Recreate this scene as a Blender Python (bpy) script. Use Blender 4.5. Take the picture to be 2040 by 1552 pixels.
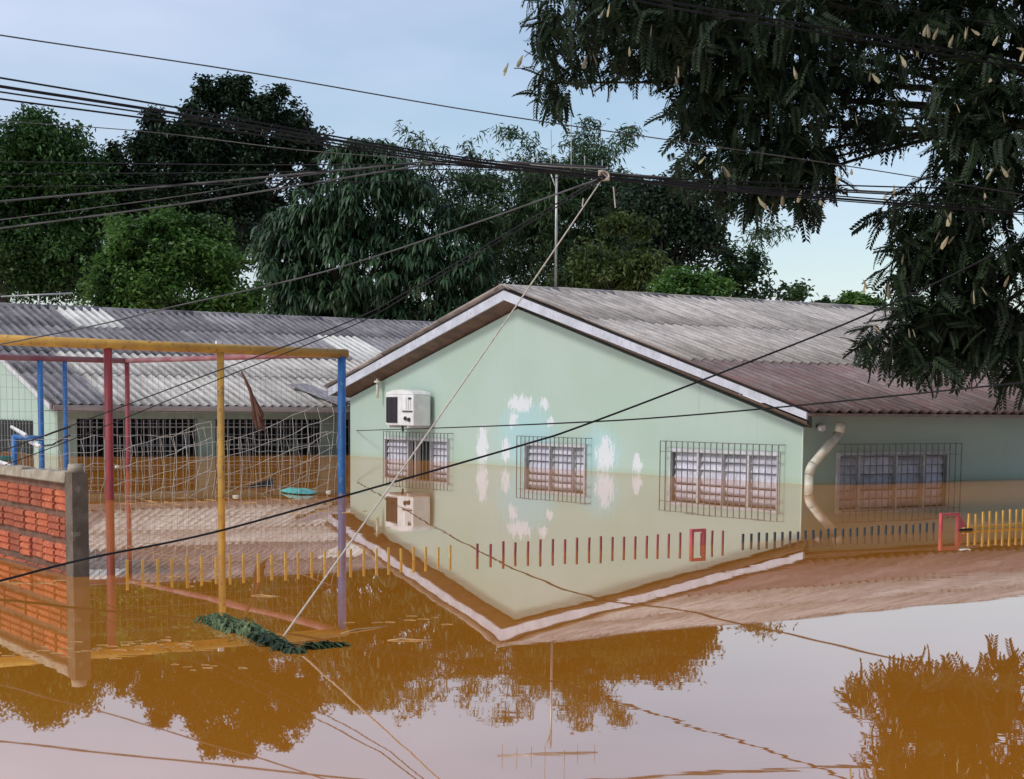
import bpy, math, random
import numpy as np
from mathutils import Vector, Matrix

for o in list(bpy.data.objects): bpy.data.objects.remove(o)
scene = bpy.context.scene
COL = scene.collection
random.seed(7); rng = np.random.default_rng(11)

# ------------------------------------------------------------------ camera
F_PX, PITCH, ROLL, Y0, TH = 3122., .09036, .00853, 1096.3, .590     # solved from the photograph's lines
CAM_H = .9
AF = np.array([0, math.cos(PITCH), -math.sin(PITCH)]); AU = np.array([0, math.sin(PITCH), math.cos(PITCH)]); AX = np.array([1., 0, 0])
CX = math.cos(ROLL)*AX + math.sin(ROLL)*AU; CU = -math.sin(ROLL)*AX + math.cos(ROLL)*AU
cam_data = bpy.data.cameras.new('camera'); cam = bpy.data.objects.new('camera', cam_data); COL.objects.link(cam)
cam_data.sensor_fit = 'HORIZONTAL'; cam_data.sensor_width = 36; cam_data.lens = F_PX*36/2040
cam_data.shift_y = (Y0-776)/2040; cam_data.clip_start = .1; cam_data.clip_end = 2000
m = Matrix.Identity(4)
for i, a in enumerate((CX, CU, -AF)):
    for k in range(3): m[k][i] = a[k]
m[2][3] = CAM_H; cam.matrix_world = m
scene.camera = cam

# ------------------------------------------------------------------ sky, sun, exposure
SUN = Vector((-.62, -.42, .74)).normalized()
world = bpy.data.worlds.new('World'); scene.world = world; world.use_nodes = True
nt = world.node_tree; nt.nodes.clear()
def wn(t, **k):
    n = nt.nodes.new(t)
    for a, b in k.items(): setattr(n, a, b)
    return n
sky = wn('ShaderNodeTexSky', sky_type='NISHITA', sun_disc=False)
sky.sun_elevation = math.asin(SUN.z); sky.sun_rotation = math.atan2(SUN.x, SUN.y)
sky.air_density = 1.15; sky.dust_density = .8; sky.ozone_density = 1.6
tc = wn('ShaderNodeTexCoord'); mp = wn('ShaderNodeMapping'); mp.inputs['Scale'].default_value = (1.4, 1.4, 4.2); mp.inputs['Location'].default_value = (.7, 0.3, .2)
no = wn('ShaderNodeTexNoise'); no.inputs['Scale'].default_value = 1.5; no.inputs['Detail'].default_value = 5; no.inputs['Roughness'].default_value = .5
rp = wn('ShaderNodeValToRGB'); rp.color_ramp.elements[0].position = .36; rp.color_ramp.elements[1].position = .70
rp.color_ramp.elements[0].color = (.05, .05, .05, 1); rp.color_ramp.elements[1].color = (.78, .78, .78, 1)
mx = wn('ShaderNodeMix', data_type='RGBA'); mx.inputs[7].default_value = (5.7, 6.05, 7.6, 1)
bg = wn('ShaderNodeBackground'); bg.inputs['Strength'].default_value = .128
wo = wn('ShaderNodeOutputWorld'); L = nt.links.new
L(tc.outputs['Generated'], mp.inputs[0]); L(mp.outputs[0], no.inputs[0]); L(no.outputs[0], rp.inputs[0]); L(rp.outputs[0], mx.inputs[0])
L(sky.outputs[0], mx.inputs[6]); L(mx.outputs[2], bg.inputs[0]); L(bg.outputs[0], wo.inputs[0])
sd = bpy.data.lights.new('sun', 'SUN'); sd.energy = 1.8; sd.angle = math.radians(12); sd.color = (1, .95, .87)
so = bpy.data.objects.new('sun', sd); COL.objects.link(so); so.rotation_euler = SUN.to_track_quat('Z', 'Y').to_euler(); so.location = (0, 0, 40)
vs = scene.view_settings; vs.view_transform = 'Standard'; vs.look = 'None'; vs.exposure = 0.15; vs.gamma = 1

# ------------------------------------------------------------------ pixel -> place helpers (photo pixels, 2040 x 1552)
O = np.array([0, 0, CAM_H])
def ray(x, y): return AF + CX*(x-1020)/F_PX - CU*(y-Y0)/F_PX
def on_water(x, y, z=0.): d = ray(x, y); return O + d*((z-CAM_H)/d[2])
def on_plane(x, y, P, n): d = ray(x, y); return O + d*(((P-O) @ n)/(d @ n))
def at_depth(x, y, Y): d = ray(x, y); return O + d*(Y/d[1])
GV = np.array([-math.sin(TH), math.cos(TH), 0]); RV = np.array([math.cos(TH), math.sin(TH), 0])
C0 = on_water(1597, 965)                       # the house corner at the water line
def W(v, u, z): return C0 + RV*v + GV*u + np.array([0, 0, z])         # house frame: v along the street, u away from it
def loc(P): q = np.asarray(P)-C0; return np.array([q @ RV, q @ GV, P[2]])
def on_v(x, y, v=0.): return loc(on_plane(x, y, C0+RV*v, RV))         # hits a plane parallel to the gable
def on_u(x, y, u=0.): return loc(on_plane(x, y, C0+GV*u, GV))         # hits a plane parallel to the street

# ------------------------------------------------------------------ scene helpers
def tag(o, label=None, cat=None, group=None, kind=None):
    if label: o['label'] = label
    if cat: o['category'] = cat
    if group: o['group'] = group
    if kind: o['kind'] = kind
    return o
def empty(name, P=(0, 0, 0), rz=0., label=None, cat=None, group=None):
    o = bpy.data.objects.new(name, None); COL.objects.link(o); o.location = P; o.rotation_euler = (0, 0, rz); o.empty_display_size = .2
    return tag(o, label, cat, group)
def house_empty(name, v, u, label, cat, group=None):
    return empty(name, W(v, u, 0), TH, label, cat, group)
def link(name, me, parent=None, loc=None, rot=None):
    o = bpy.data.objects.new(name, me); COL.objects.link(o)
    if parent: o.parent = parent
    if loc is not None: o.location = loc
    if rot is not None: o.rotation_euler = rot
    return o
class MB:
    def __init__(s): s.v = []; s.f = []
    def add(s, vs, fs):
        b = len(s.v); s.v += [tuple(map(float, p)) for p in vs]; s.f += [tuple(b+i for i in f) for f in fs]; return s
    def box(s, x0, x1, y0, y1, z0, z1):
        return s.add([(x0,y0,z0),(x1,y0,z0),(x1,y1,z0),(x0,y1,z0),(x0,y0,z1),(x1,y0,z1),(x1,y1,z1),(x0,y1,z1)],
                     [(0,3,2,1),(4,5,6,7),(0,1,5,4),(1,2,6,5),(2,3,7,6),(3,0,4,7)])
    def prism(s, poly, axis, a, b):
        """poly of (p,q) extruded along axis from a to b; axis 0: (y,z), 1: (x,z), 2: (x,y)"""
        n = len(poly); mk = {0: lambda p, t: (t, p[0], p[1]), 1: lambda p, t: (p[0], t, p[1]), 2: lambda p, t: (p[0], p[1], t)}[axis]
        return s.add([mk(p, a) for p in poly]+[mk(p, b) for p in poly],
                     [tuple(range(n))[::-1], tuple(range(n, 2*n))]+[(i, (i+1) % n, n+(i+1) % n, n+i) for i in range(n)])
    def tube(s, pts, r, n=6, cap=True):
        P = [np.array(p, float) for p in pts]; k = len(P); rs = r if hasattr(r, '__len__') else [r]*k
        vs = []; up = None
        for i in range(k):
            t = P[min(i+1, k-1)]-P[max(i-1, 0)]; t = t/(np.linalg.norm(t)+1e-12)
            if up is None: up = np.array([0, 0, 1.]) if abs(t[2]) < .9 else np.array([1., 0, 0])
            a = np.cross(t, up); a /= np.linalg.norm(a)+1e-12; b = np.cross(a, t); up = b
            for j in range(n):
                w = 2*math.pi*j/n; vs.append(P[i]+rs[i]*(math.cos(w)*a+math.sin(w)*b))
        fs = [(i*n+j, i*n+(j+1) % n, (i+1)*n+(j+1) % n, (i+1)*n+j) for i in range(k-1) for j in range(n)]
        if cap: fs += [tuple(range(n))[::-1], tuple((k-1)*n+j for j in range(n))]
        return s.add(vs, fs)
    def mesh(s, name, mat, smooth=False):
        me = bpy.data.meshes.new(name); me.from_pydata(s.v, [], s.f); me.materials.append(mat)
        if smooth: me.polygons.foreach_set('use_smooth', [len(f) < 5 for f in s.f])
        me.update(); return me
    def build(s, name, mat, parent=None, smooth=False, loc=None, rot=None): return link(name, s.mesh(name, mat, smooth), parent, loc, rot)
def np_mesh(name, V, T, mat, smooth=False):
    """numpy verts (n,3) and triangles (m,3)"""
    me = bpy.data.meshes.new(name); n, k = len(V), len(T)
    me.vertices.add(n); me.vertices.foreach_set('co', np.asarray(V, np.float32).ravel())
    me.loops.add(3*k); me.loops.foreach_set('vertex_index', np.asarray(T, np.int32).ravel())
    me.polygons.add(k); me.polygons.foreach_set('loop_start', np.arange(0, 3*k, 3, dtype=np.int32)); me.polygons.foreach_set('loop_total', np.full(k, 3, np.int32))
    if smooth: me.polygons.foreach_set('use_smooth', np.ones(k, bool))
    me.materials.append(mat); me.update(); me.validate(); return me
def bevel(o, w=.006, seg=1):
    md = o.modifiers.new('bevel', 'BEVEL'); md.width = w; md.segments = seg; md.limit_method = 'ANGLE'; return o

# ------------------------------------------------------------------ materials
def new_mat(name):
    mt = bpy.data.materials.new(name); mt.use_nodes = True; t = mt.node_tree
    return mt, t, t.nodes['Principled BSDF']
def node(t, typ, **k):
    n = t.nodes.new(typ)
    for a, b in k.items():
        if a in ('data_type', 'operation', 'blend_type', 'noise_dimensions', 'wave_type', 'bands_direction', 'interpolation_type'): setattr(n, a, b)
        else: n.inputs[a.replace('_', ' ')].default_value = b
    return n
def c4(c): return (c[0], c[1], c[2], 1)
def mixrgb(t, fac, a, b, mode='MIX'):
    n = t.nodes.new('ShaderNodeMix'); n.data_type = 'RGBA'; n.blend_type = mode
    for s, val in ((0, fac), (6, a), (7, b)):
        if hasattr(val, 'is_output'): t.links.new(val, n.inputs[s])
        elif s == 0: n.inputs[0].default_value = val
        else: n.inputs[s].default_value = c4(val)
    return n.outputs[2]
def ramp(t, src, p0, p1):
    n = t.nodes.new('ShaderNodeMapRange'); n.inputs[1].default_value = p0; n.inputs[2].default_value = p1
    n.interpolation_type = 'SMOOTHSTEP'; t.links.new(src, n.inputs[0]); return n.outputs[0]
def noise_out(t, scale, detail=4, rough=.6, coord='Object', stretch=(1, 1, 1), off=None):
    tc = t.nodes.new('ShaderNodeTexCoord'); mp = t.nodes.new('ShaderNodeMapping'); mp.inputs['Scale'].default_value = stretch
    t.links.new(tc.outputs[coord], mp.inputs[0])
    n = t.nodes.new('ShaderNodeTexNoise'); n.inputs['Scale'].default_value = scale; n.inputs['Detail'].default_value = detail; n.inputs['Roughness'].default_value = rough
    if off is not None:
        oi = t.nodes.new('ShaderNodeObjectInfo'); mu = t.nodes.new('ShaderNodeMath'); mu.operation = 'MULTIPLY'; mu.inputs[1].default_value = off
        t.links.new(oi.outputs['Random'], mu.inputs[0]); ad = t.nodes.new('ShaderNodeVectorMath'); ad.operation = 'ADD'
        t.links.new(mp.outputs[0], ad.inputs[0]); t.links.new(mu.outputs[0], ad.inputs[1]); t.links.new(ad.outputs[0], n.inputs[0])
    else: t.links.new(mp.outputs[0], n.inputs[0])
    return n.outputs[0]
def bump(t, bs, h, strength=.3, dist=.01):
    b = t.nodes.new('ShaderNodeBump'); b.inputs['Strength'].default_value = strength; b.inputs['Distance'].default_value = dist
    t.links.new(h, b.inputs['Height']); t.links.new(b.outputs[0], bs.inputs['Normal'])
def plain(name, c1, c2=None, scale=6, rough=.7, lo=.35, hi=.65, b=.15, stretch=(1, 1, 1), metallic=0, spec=.5, rand=0., c3=None):
    mt, t, bs = new_mat(name); c2 = c2 or tuple(x*.7 for x in c1)
    n = noise_out(t, scale, stretch=stretch, off=7.)
    col = mixrgb(t, ramp(t, n, lo, hi), c1, c2)
    if c3:
        n3 = noise_out(t, scale*3.7, detail=6, off=3.); col = mixrgb(t, ramp(t, n3, .56, .66), col, c3)
    if rand:
        oi = t.nodes.new('ShaderNodeObjectInfo'); mr = t.nodes.new('ShaderNodeMapRange'); mr.inputs[3].default_value = 1-rand; mr.inputs[4].default_value = 1+rand
        t.links.new(oi.outputs['Random'], mr.inputs[0]); hs = t.nodes.new('ShaderNodeHueSaturation'); t.links.new(mr.outputs[0], hs.inputs['Value']); t.links.new(col, hs.inputs['Color']); col = hs.outputs[0]
    t.links.new(col, bs.inputs['Base Color']); bs.inputs['Roughness'].default_value = rough; bs.inputs['Metallic'].default_value = metallic
    bs.inputs['Specular IOR Level'].default_value = spec
    if b: bump(t, bs, noise_out(t, scale*6, detail=5), b, .01)
    return mt
def leafmat(name, c1, c2, c3=None, trans=.25, rough=.5):
    """foliage: colour varies leaf by leaf"""
    mt, t, bs = new_mat(name)
    g = t.nodes.new('ShaderNodeNewGeometry')
    col = mixrgb(t, g.outputs['Random Per Island'], c1, c2)
    if c3:
        n = noise_out(t, .9, detail=2); col = mixrgb(t, ramp(t, n, .5, .68), col, c3)
    t.links.new(col, bs.inputs['Base Color']); bs.inputs['Roughness'].default_value = rough; bs.inputs['Specular IOR Level'].default_value = .35
    tr = t.nodes.new('ShaderNodeBsdfTranslucent'); t.links.new(col, tr.inputs[0]); ms = t.nodes.new('ShaderNodeMixShader'); ms.inputs[0].default_value = trans
    t.links.new(bs.outputs[0], ms.inputs[1]); t.links.new(tr.outputs[0], ms.inputs[2]); t.links.new(ms.outputs[0], t.nodes['Material Output'].inputs[0])
    return mt
M = {}
M['white'] = plain('white_paint', (.78, .78, .76), (.66, .66, .63), 5, .5)
M['frame'] = plain('window_paint', (.62, .62, .64), (.50, .48, .48), 7, .5)
M['fascia'] = plain('fascia_paint', (.56, .58, .65), (.45, .47, .52), 4, .55, c3=(.40, .40, .42))
M['soffit'] = plain('soffit_wood', (.15, .09, .06), (.09, .055, .04), 5, .7)
M['bar'] = plain('grille_bar_paint', (.20, .23, .21), (.14, .16, .15), 9, .5, b=0)
M['pane'] = plain('ribbed_pane', (.64, .62, .69), (.50, .47, .53), 6, .25, rand=.18, b=.05, spec=.6)
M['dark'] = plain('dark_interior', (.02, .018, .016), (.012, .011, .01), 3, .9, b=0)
M['pvc'] = plain('pvc_pipe', (.68, .66, .55), (.50, .46, .36), 5, .45, b=.05)
M['galv'] = plain('galvanised_wire', (.42, .42, .40), (.32, .31, .29), 12, .45, b=0, metallic=.3)
M['cord'] = plain('net_cord', (.62, .58, .50), (.45, .40, .32), 10, .8, b=0)
M['cable'] = plain('black_cable', (.014, .014, .016), (.024, .024, .025), 4, .7, b=0, spec=.15)
M['greycable'] = plain('weathered_cable', (.11, .108, .105), (.06, .06, .06), 4, .7, b=0, spec=.2)
M['rope'] = plain('pale_rope', (.62, .53, .42), (.48, .40, .31), 30, .8, b=0)
M['yellow'] = plain('yellow_paint', (.66, .37, .06), (.50, .27, .05), 5, .5, c3=(.30, .17, .06), b=.1)
M['yellow_picket'] = plain('yellow_picket_paint', (.72, .42, .08), (.58, .32, .06), 8, .5, b=0)
M['red'] = plain('red_paint', (.36, .045, .045), (.26, .035, .04), 5, .5, c3=(.20, .05, .04), b=.1)
M['maroon'] = plain('faded_red_paint', (.26, .07, .08), (.34, .17, .16), 3, .6, b=.1)
M['red_picket'] = plain('red_picket_paint', (.34, .07, .06), (.24, .06, .05), 8, .5, b=0)
M['redframe'] = plain('red_gate_paint', (.60, .10, .09), (.46, .08, .08), 8, .5, b=0)
M['navy'] = plain('navy_picket_paint', (.025, .035, .05), (.03, .05, .06), 8, .5, b=0)
M['blue'] = plain('blue_paint', (.03, .16, .42), (.025, .11, .30), 4, .45, c3=(.10, .22, .40), b=.1)
M['olive'] = plain('olive_plaster', (.38, .46, .36), (.30, .36, .28), 2.5, .8)  # olive plaster of the wing's pillars and header beam
M['concrete'] = plain('cement_render', (.15, .115, .08), (.09, .065, .045), 6, .9, c3=(.19, .15, .11), b=.5)
M['cap'] = plain('cement_cap', (.40, .35, .26), (.28, .23, .16), 9, .9, b=.6)
M['brick'] = plain('hollow_clay_brick', (.43, .11, .04), (.34, .075, .035), 9, .85, rand=.25, c3=(.52, .20, .08), b=.5)
M['mortar'] = plain('mortar', (.20, .10, .06), (.13, .07, .045), 14, .95, b=.6)
M['frond'] = plain('dry_frond', (.17, .075, .045), (.10, .045, .03), 9, .8, stretch=(1, 1, .2), b=.2)
M['bark'] = plain('bark', (.075, .06, .048), (.04, .032, .026), 8, .95, stretch=(1, 1, .25), b=.8)
M['twig'] = plain('floating_straw', (.55, .36, .16), (.38, .22, .09), 12, .85, b=0)
M['culm'] = plain('bamboo_culm', (.15, .19, .09), (.22, .22, .12), 3, .5, b=0)
M['cyan'] = plain('turquoise_plastic', (.10, .52, .42), (.06, .40, .34), 14, .4, c3=(.04, .20, .18), b=.6)
M['black'] = plain('black_plastic', (.03, .027, .03), (.02, .02, .022), 5, .4)
M['foam'] = plain('foam_scrap', (.82, .76, .60), (.65, .58, .44), 12, .8)
M['acgrey'] = plain('ac_grille_dark', (.055, .045, .055), (.035, .03, .035), 20, .5, b=0)
M['alum'] = plain('aluminium', (.48, .47, .44), (.36, .35, .33), 6, .4, metallic=.5, b=0)
M['vine'] = leafmat('vine_leaves', (.028, .060, .016), (.17, .22, .10), (.015, .032, .012), trans=.1, rough=.6)
M['pod'] = plain('seed_pod', (.34, .29, .17), (.20, .17, .10), 10, .8, rand=.25, b=.1)

def roof_mat(name, base, dark, moss, k):
    """weathered fibre cement sheet; lichen and run-off streaks along the corrugations (local y is down the slope)"""
    mt, t, bs = new_mat(name)
    n1 = noise_out(t, 2.2, 6, .65, off=9.); n2 = noise_out(t, 5, 5, .7, stretch=(2.4, .35, 1), off=5.); n3 = noise_out(t, 26, 3, .6, off=2.)
    col = mixrgb(t, ramp(t, n2, .38, .66), base, dark)
    col = mixrgb(t, ramp(t, n1, .5+k, .68+k), col, moss)
    col = mixrgb(t, ramp(t, n3, .60, .74), col, tuple(min(1, x*1.2) for x in base))
    n4 = noise_out(t, 40, 2, .5, off=4.); col = mixrgb(t, ramp(t, n4, .64, .74), col, tuple(x*.6 for x in dark))
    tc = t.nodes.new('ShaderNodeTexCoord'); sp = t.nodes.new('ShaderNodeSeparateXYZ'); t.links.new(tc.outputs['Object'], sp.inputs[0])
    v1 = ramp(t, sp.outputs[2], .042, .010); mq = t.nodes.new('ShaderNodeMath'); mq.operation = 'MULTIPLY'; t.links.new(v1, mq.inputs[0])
    t.links.new(ramp(t, noise_out(t, 3, 4, .6, stretch=(.5, .5, 1), off=6.), .15, .8), mq.inputs[1])      # darker troughs painted in to shade corrugations that soft light leaves flat
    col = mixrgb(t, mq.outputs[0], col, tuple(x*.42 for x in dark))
    oi = t.nodes.new('ShaderNodeObjectInfo'); mr = t.nodes.new('ShaderNodeMapRange'); mr.inputs[3].default_value = .80; mr.inputs[4].default_value = 1.16
    t.links.new(oi.outputs['Random'], mr.inputs[0]); hs = t.nodes.new('ShaderNodeHueSaturation'); t.links.new(mr.outputs[0], hs.inputs['Value']); t.links.new(col, hs.inputs['Color'])
    t.links.new(hs.outputs[0], bs.inputs['Base Color']); bs.inputs['Roughness'].default_value = .9; bs.inputs['Specular IOR Level'].default_value = .25
    bump(t, bs, n3, .4, .01); return mt
M['roof_pale'] = roof_mat('fibre_cement_pale', (.54, .485, .435), (.31, .275, .25), (.38, .34, .31), .05)
M['roof_red'] = roof_mat('fibre_cement_reddish', (.30, .225, .215), (.17, .125, .12), (.26, .16, .15), -.04)
M['roof_dark'] = roof_mat('fibre_cement_dark', (.31, .29, .295), (.165, .152, .158), (.22, .205, .205), 0.)
M['roof_skylight'] = roof_mat('old_translucent_sheet', (.78, .76, .70), (.62, .60, .55), (.68, .66, .6), .1)
M['roof_light'] = roof_mat('fibre_cement_light', (.64, .60, .54), (.47, .43, .38), (.53, .49, .44), .08)

def wall_mat(name, patches):
    """mint wall paint with peeled patches; object coords are the house frame (x=v, y=u, z)"""
    mt, t, bs = new_mat(name)
    tcn = t.nodes.new('ShaderNodeTexCoord'); sep = t.nodes.new('ShaderNodeSeparateXYZ'); t.links.new(tcn.outputs['Object'], sep.inputs[0])
    n1 = noise_out(t, .7, 3); col = mixrgb(t, ramp(t, n1, .3, .7), (.375, .49, .395), (.41, .51, .445))
    nn = noise_out(t, 15, 8, .8, stretch=(1, 1, .4)); ns = noise_out(t, 3, 4, .7, stretch=(1, 2, .15))
    col = mixrgb(t, ramp(t, ns, .60, .80), col, (.33, .45, .345))
    def mth(op, a, b):
        n = t.nodes.new('ShaderNodeMath'); n.operation = op
        for i, x in enumerate((a, b)):
            if hasattr(x, 'is_output'): t.links.new(x, n.inputs[i])
            else: n.inputs[i].default_value = x
        return n.outputs[0]
    for uc, zc, ru, rz, c, sharp in patches:
        du = mth('DIVIDE', mth('SUBTRACT', sep.outputs[1], uc), ru); dz = mth('DIVIDE', mth('SUBTRACT', sep.outputs[2], zc), rz)
        d = mth('ADD', mth('POWER', mth('ABSOLUTE', du, 0.), 2.), mth('POWER', mth('ABSOLUTE', dz, 0.), 2.))
        d = mth('ADD', d, mth('MULTIPLY', mth('SUBTRACT', nn, .5), 8. if sharp else 3.))
        n = t.nodes.new('ShaderNodeMapRange'); n.interpolation_type = 'SMOOTHSTEP'; n.inputs[1].default_value = .95 if sharp else 1.2; n.inputs[2].default_value = .75 if sharp else .1
        t.links.new(d, n.inputs[0]); f = mth('MULTIPLY', n.outputs[0], .9 if sharp else .75)
        col = mixrgb(t, f, col, c)
    zz = t.nodes.new('ShaderNodeMapRange'); zz.inputs[1].default_value = .10; zz.inputs[2].default_value = 0.; t.links.new(mth('ADD', sep.outputs[2], mth('MULTIPLY', mth('SUBTRACT', nn, .5), .08)), zz.inputs[0])
    col = mixrgb(t, mth('MULTIPLY', zz.outputs[0], .45), col, (.34, .40, .27))
    t.links.new(col, bs.inputs['Base Color']); bs.inputs['Roughness'].default_value = .75; bs.inputs['Specular IOR Level'].default_value = .3
    bump(t, bs, noise_out(t, 30, 4), .12, .01); return mt

def patch(x0, y0, x1, y1, c, sharp=True):
    a = on_v(x0, y0); b = on_v(x1, y1); return ((a[1]+b[1])/2, (a[2]+b[2])/2, abs(a[1]-b[1])/2, abs(a[2]-b[2])/2, c, sharp)
WHT, CYN = (.66, .68, .70), (.36, .57, .59)
M['wall'] = wall_mat('mint_wall_peeling', [patch(985, 790, 1115, 945, CYN, False), patch(1150, 840, 1240, 960, CYN, False),
    patch(1012, 786, 1060, 822, WHT), patch(1076, 792, 1092, 818, WHT), patch(1012, 822, 1032, 852, WHT), patch(950, 850, 972, 935, WHT),
    patch(1188, 868, 1224, 945, WHT), patch(1260, 905, 1280, 945, WHT), patch(1000, 870, 1016, 920, WHT), patch(1090, 830, 1104, 850, WHT)])
M['wall_plain'] = wall_mat('mint_wall', [])

def water_mat():
    mt, t, bs = new_mat('muddy_flood_water')
    n1 = noise_out(t, .16, 4); n2 = noise_out(t, 1.1, 5, .6, stretch=(.35, 1, 1))
    col = mixrgb(t, ramp(t, n1, .35, .65), (.56, .205, .018), (.50, .165, .012)); col = mixrgb(t, ramp(t, n2, .55, .75), col, (.58, .24, .035))
    t.links.new(col, bs.inputs['Base Color']); bs.inputs['Roughness'].default_value = .01; bs.inputs['Specular IOR Level'].default_value = 0.; bs.inputs['Roughness'].default_value = .9
    patchy = ramp(t, noise_out(t, .22, 3, .55, stretch=(.6, 1.5, 1)), .46, .66)
    fine = noise_out(t, 5.5, 3, .5, stretch=(.45, 1, 1)); broad = noise_out(t, .9, 2, .5, stretch=(.5, 1, 1))
    mu = t.nodes.new('ShaderNodeMath'); mu.operation = 'MULTIPLY'; t.links.new(patchy, mu.inputs[0]); t.links.new(fine, mu.inputs[1])
    m2 = t.nodes.new('ShaderNodeMath'); m2.operation = 'MULTIPLY_ADD'; m2.inputs[1].default_value = .10; t.links.new(mu.outputs[0], m2.inputs[0])
    m3 = t.nodes.new('ShaderNodeMath'); m3.operation = 'MULTIPLY'; m3.inputs[1].default_value = .22; t.links.new(broad, m3.inputs[0]); t.links.new(m3.outputs[0], m2.inputs[2])
    bump(t, bs, m2.outputs[0], .38, .01); bn = bs.inputs['Normal'].links[0].from_socket
    fr = t.nodes.new('ShaderNodeFresnel'); fr.inputs[0].default_value = 1.33; t.links.new(bn, fr.inputs['Normal'])     # calm silt-laden surface
    mr = t.nodes.new('ShaderNodeMapRange'); mr.inputs[1].default_value = .1; mr.inputs[2].default_value = .85; mr.inputs[3].default_value = .44; mr.inputs[4].default_value = .76; t.links.new(fr.outputs[0], mr.inputs[0])
    gl = t.nodes.new('ShaderNodeBsdfGlossy'); gl.inputs['Roughness'].default_value = .012; gl.inputs['Color'].default_value = (1, 1, 1, 1); t.links.new(bn, gl.inputs['Normal'])
    ms = t.nodes.new('ShaderNodeMixShader'); t.links.new(mr.outputs[0], ms.inputs[0]); t.links.new(bs.outputs[0], ms.inputs[1]); t.links.new(gl.outputs[0], ms.inputs[2])
    t.links.new(ms.outputs[0], t.nodes['Material Output'].inputs[0]); return mt
M['water'] = water_mat()

# ================================================================== the setting
wm = MB().add([(-400, -150, 0), (400, -150, 0), (400, 900, 0), (-400, 900, 0)], [(0, 1, 2, 3)])
tag(wm.build('flood_water', M['water']), kind='structure')

# ------------------------------------------------------------------ corrugated roof sheets
WAVE = .177
def sheet_mesh(name, length, mat, waves=6, seg=6, amp=.026):
    """corrugations run along local y (down the slope is -y); x across; origin at the lower left corner"""
    n = waves*seg; mb = MB(); top = []; th = .007
    for i in range(n+1):
        x = i*WAVE/seg; z = amp*math.cos(2*math.pi*(i/seg)); top.append((x, z))
    vs = []
    for y in (0, length):
        vs += [(x, y, z+amp) for x, z in top]
    for y in (0, length):
        vs += [(x, y, z+amp-th) for x, z in top]
    k = n+1; fs = []
    for i in range(n):
        fs += [(i, i+1, k+i+1, k+i), (2*k+i+1, 2*k+i, 3*k+i, 3*k+i+1), (i+1, i, 2*k+i, 2*k+i+1), (k+i, k+i+1, 3*k+i+1, 3*k+i)]
    fs += [(0, k, 3*k, 2*k), (k-1, 3*k-1, 4*k-1, 2*k-1)]
    me = mb.add(vs, fs).mesh(name, mat, True)
    return me
def lay_roof(parent, v0, ncol, rows, slope, u_eave, z_eave, sign, mats, jitter=.012, name='roof_sheet'):
    """rows: u boundaries from eave upwards; sign +1 when the roof rises with u, -1 when it falls with u"""
    ang = math.atan(slope); cache = {}; w = 6*WAVE
    for j in range(len(rows)-1):
        du = abs(rows[j+1]-rows[j]); length = (du+.14)/math.cos(ang)
        for i in range(ncol):
            mk = mats(i, j); key = (round(length, 3), mk)
            if key not in cache: cache[key] = sheet_mesh('roof_sheet', length, M[mk])
            z = z_eave+abs(rows[j]-u_eave)*slope + .010*j + random.uniform(0, .004)
            v = v0+i*w
            if sign > 0:
                o = link(name, cache[key], parent, (v, rows[j]-.10, z-.10*slope), (ang+random.uniform(-.003, .003), 0, random.uniform(-jitter, jitter)*.3))
            else:
                o = link(name, cache[key], parent, (v+w, rows[j]+.10, z-.10*slope), (ang+random.uniform(-.003, .003), 0, math.pi+random.uniform(-jitter, jitter)*.3))
def ridge_caps(parent, v0, ncol, u, z, mat):
    w = 6*WAVE; mb = MB()
    prof = [(-.20, -.050), (-.11, -.006), (-.05, .028), (0, .038), (.05, .028), (.11, -.006), (.20, -.050)]
    vs = []; fs = []
    for k, x in enumerate((0, w+.05)):
        vs += [(x, p, q) for p, q in prof]+[(x, p, q-.012) for p, q in prof]
    n = len(prof)
    for i in range(n-1): fs += [(i, i+1, 2*n+i+1, 2*n+i), (n+i+1, n+i, 3*n+i, 3*n+i+1), (i+1, i, n+i, n+i+1), (2*n+i, 2*n+i+1, 3*n+i+1, 3*n+i)]
    fs += [(0, 2*n, 3*n, n), (n-1, 2*n-1, 4*n-1, 3*n-1)]
    me = mb.add(vs, fs).mesh('ridge_cap', mat, True)
    for i in range(ncol): link('ridge_cap', me, parent, (v0+i*w, u+random.uniform(-.008, .008), z+random.uniform(0, .010)), (0, random.uniform(-.004, .004), random.uniform(-.006, .006)))

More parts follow.
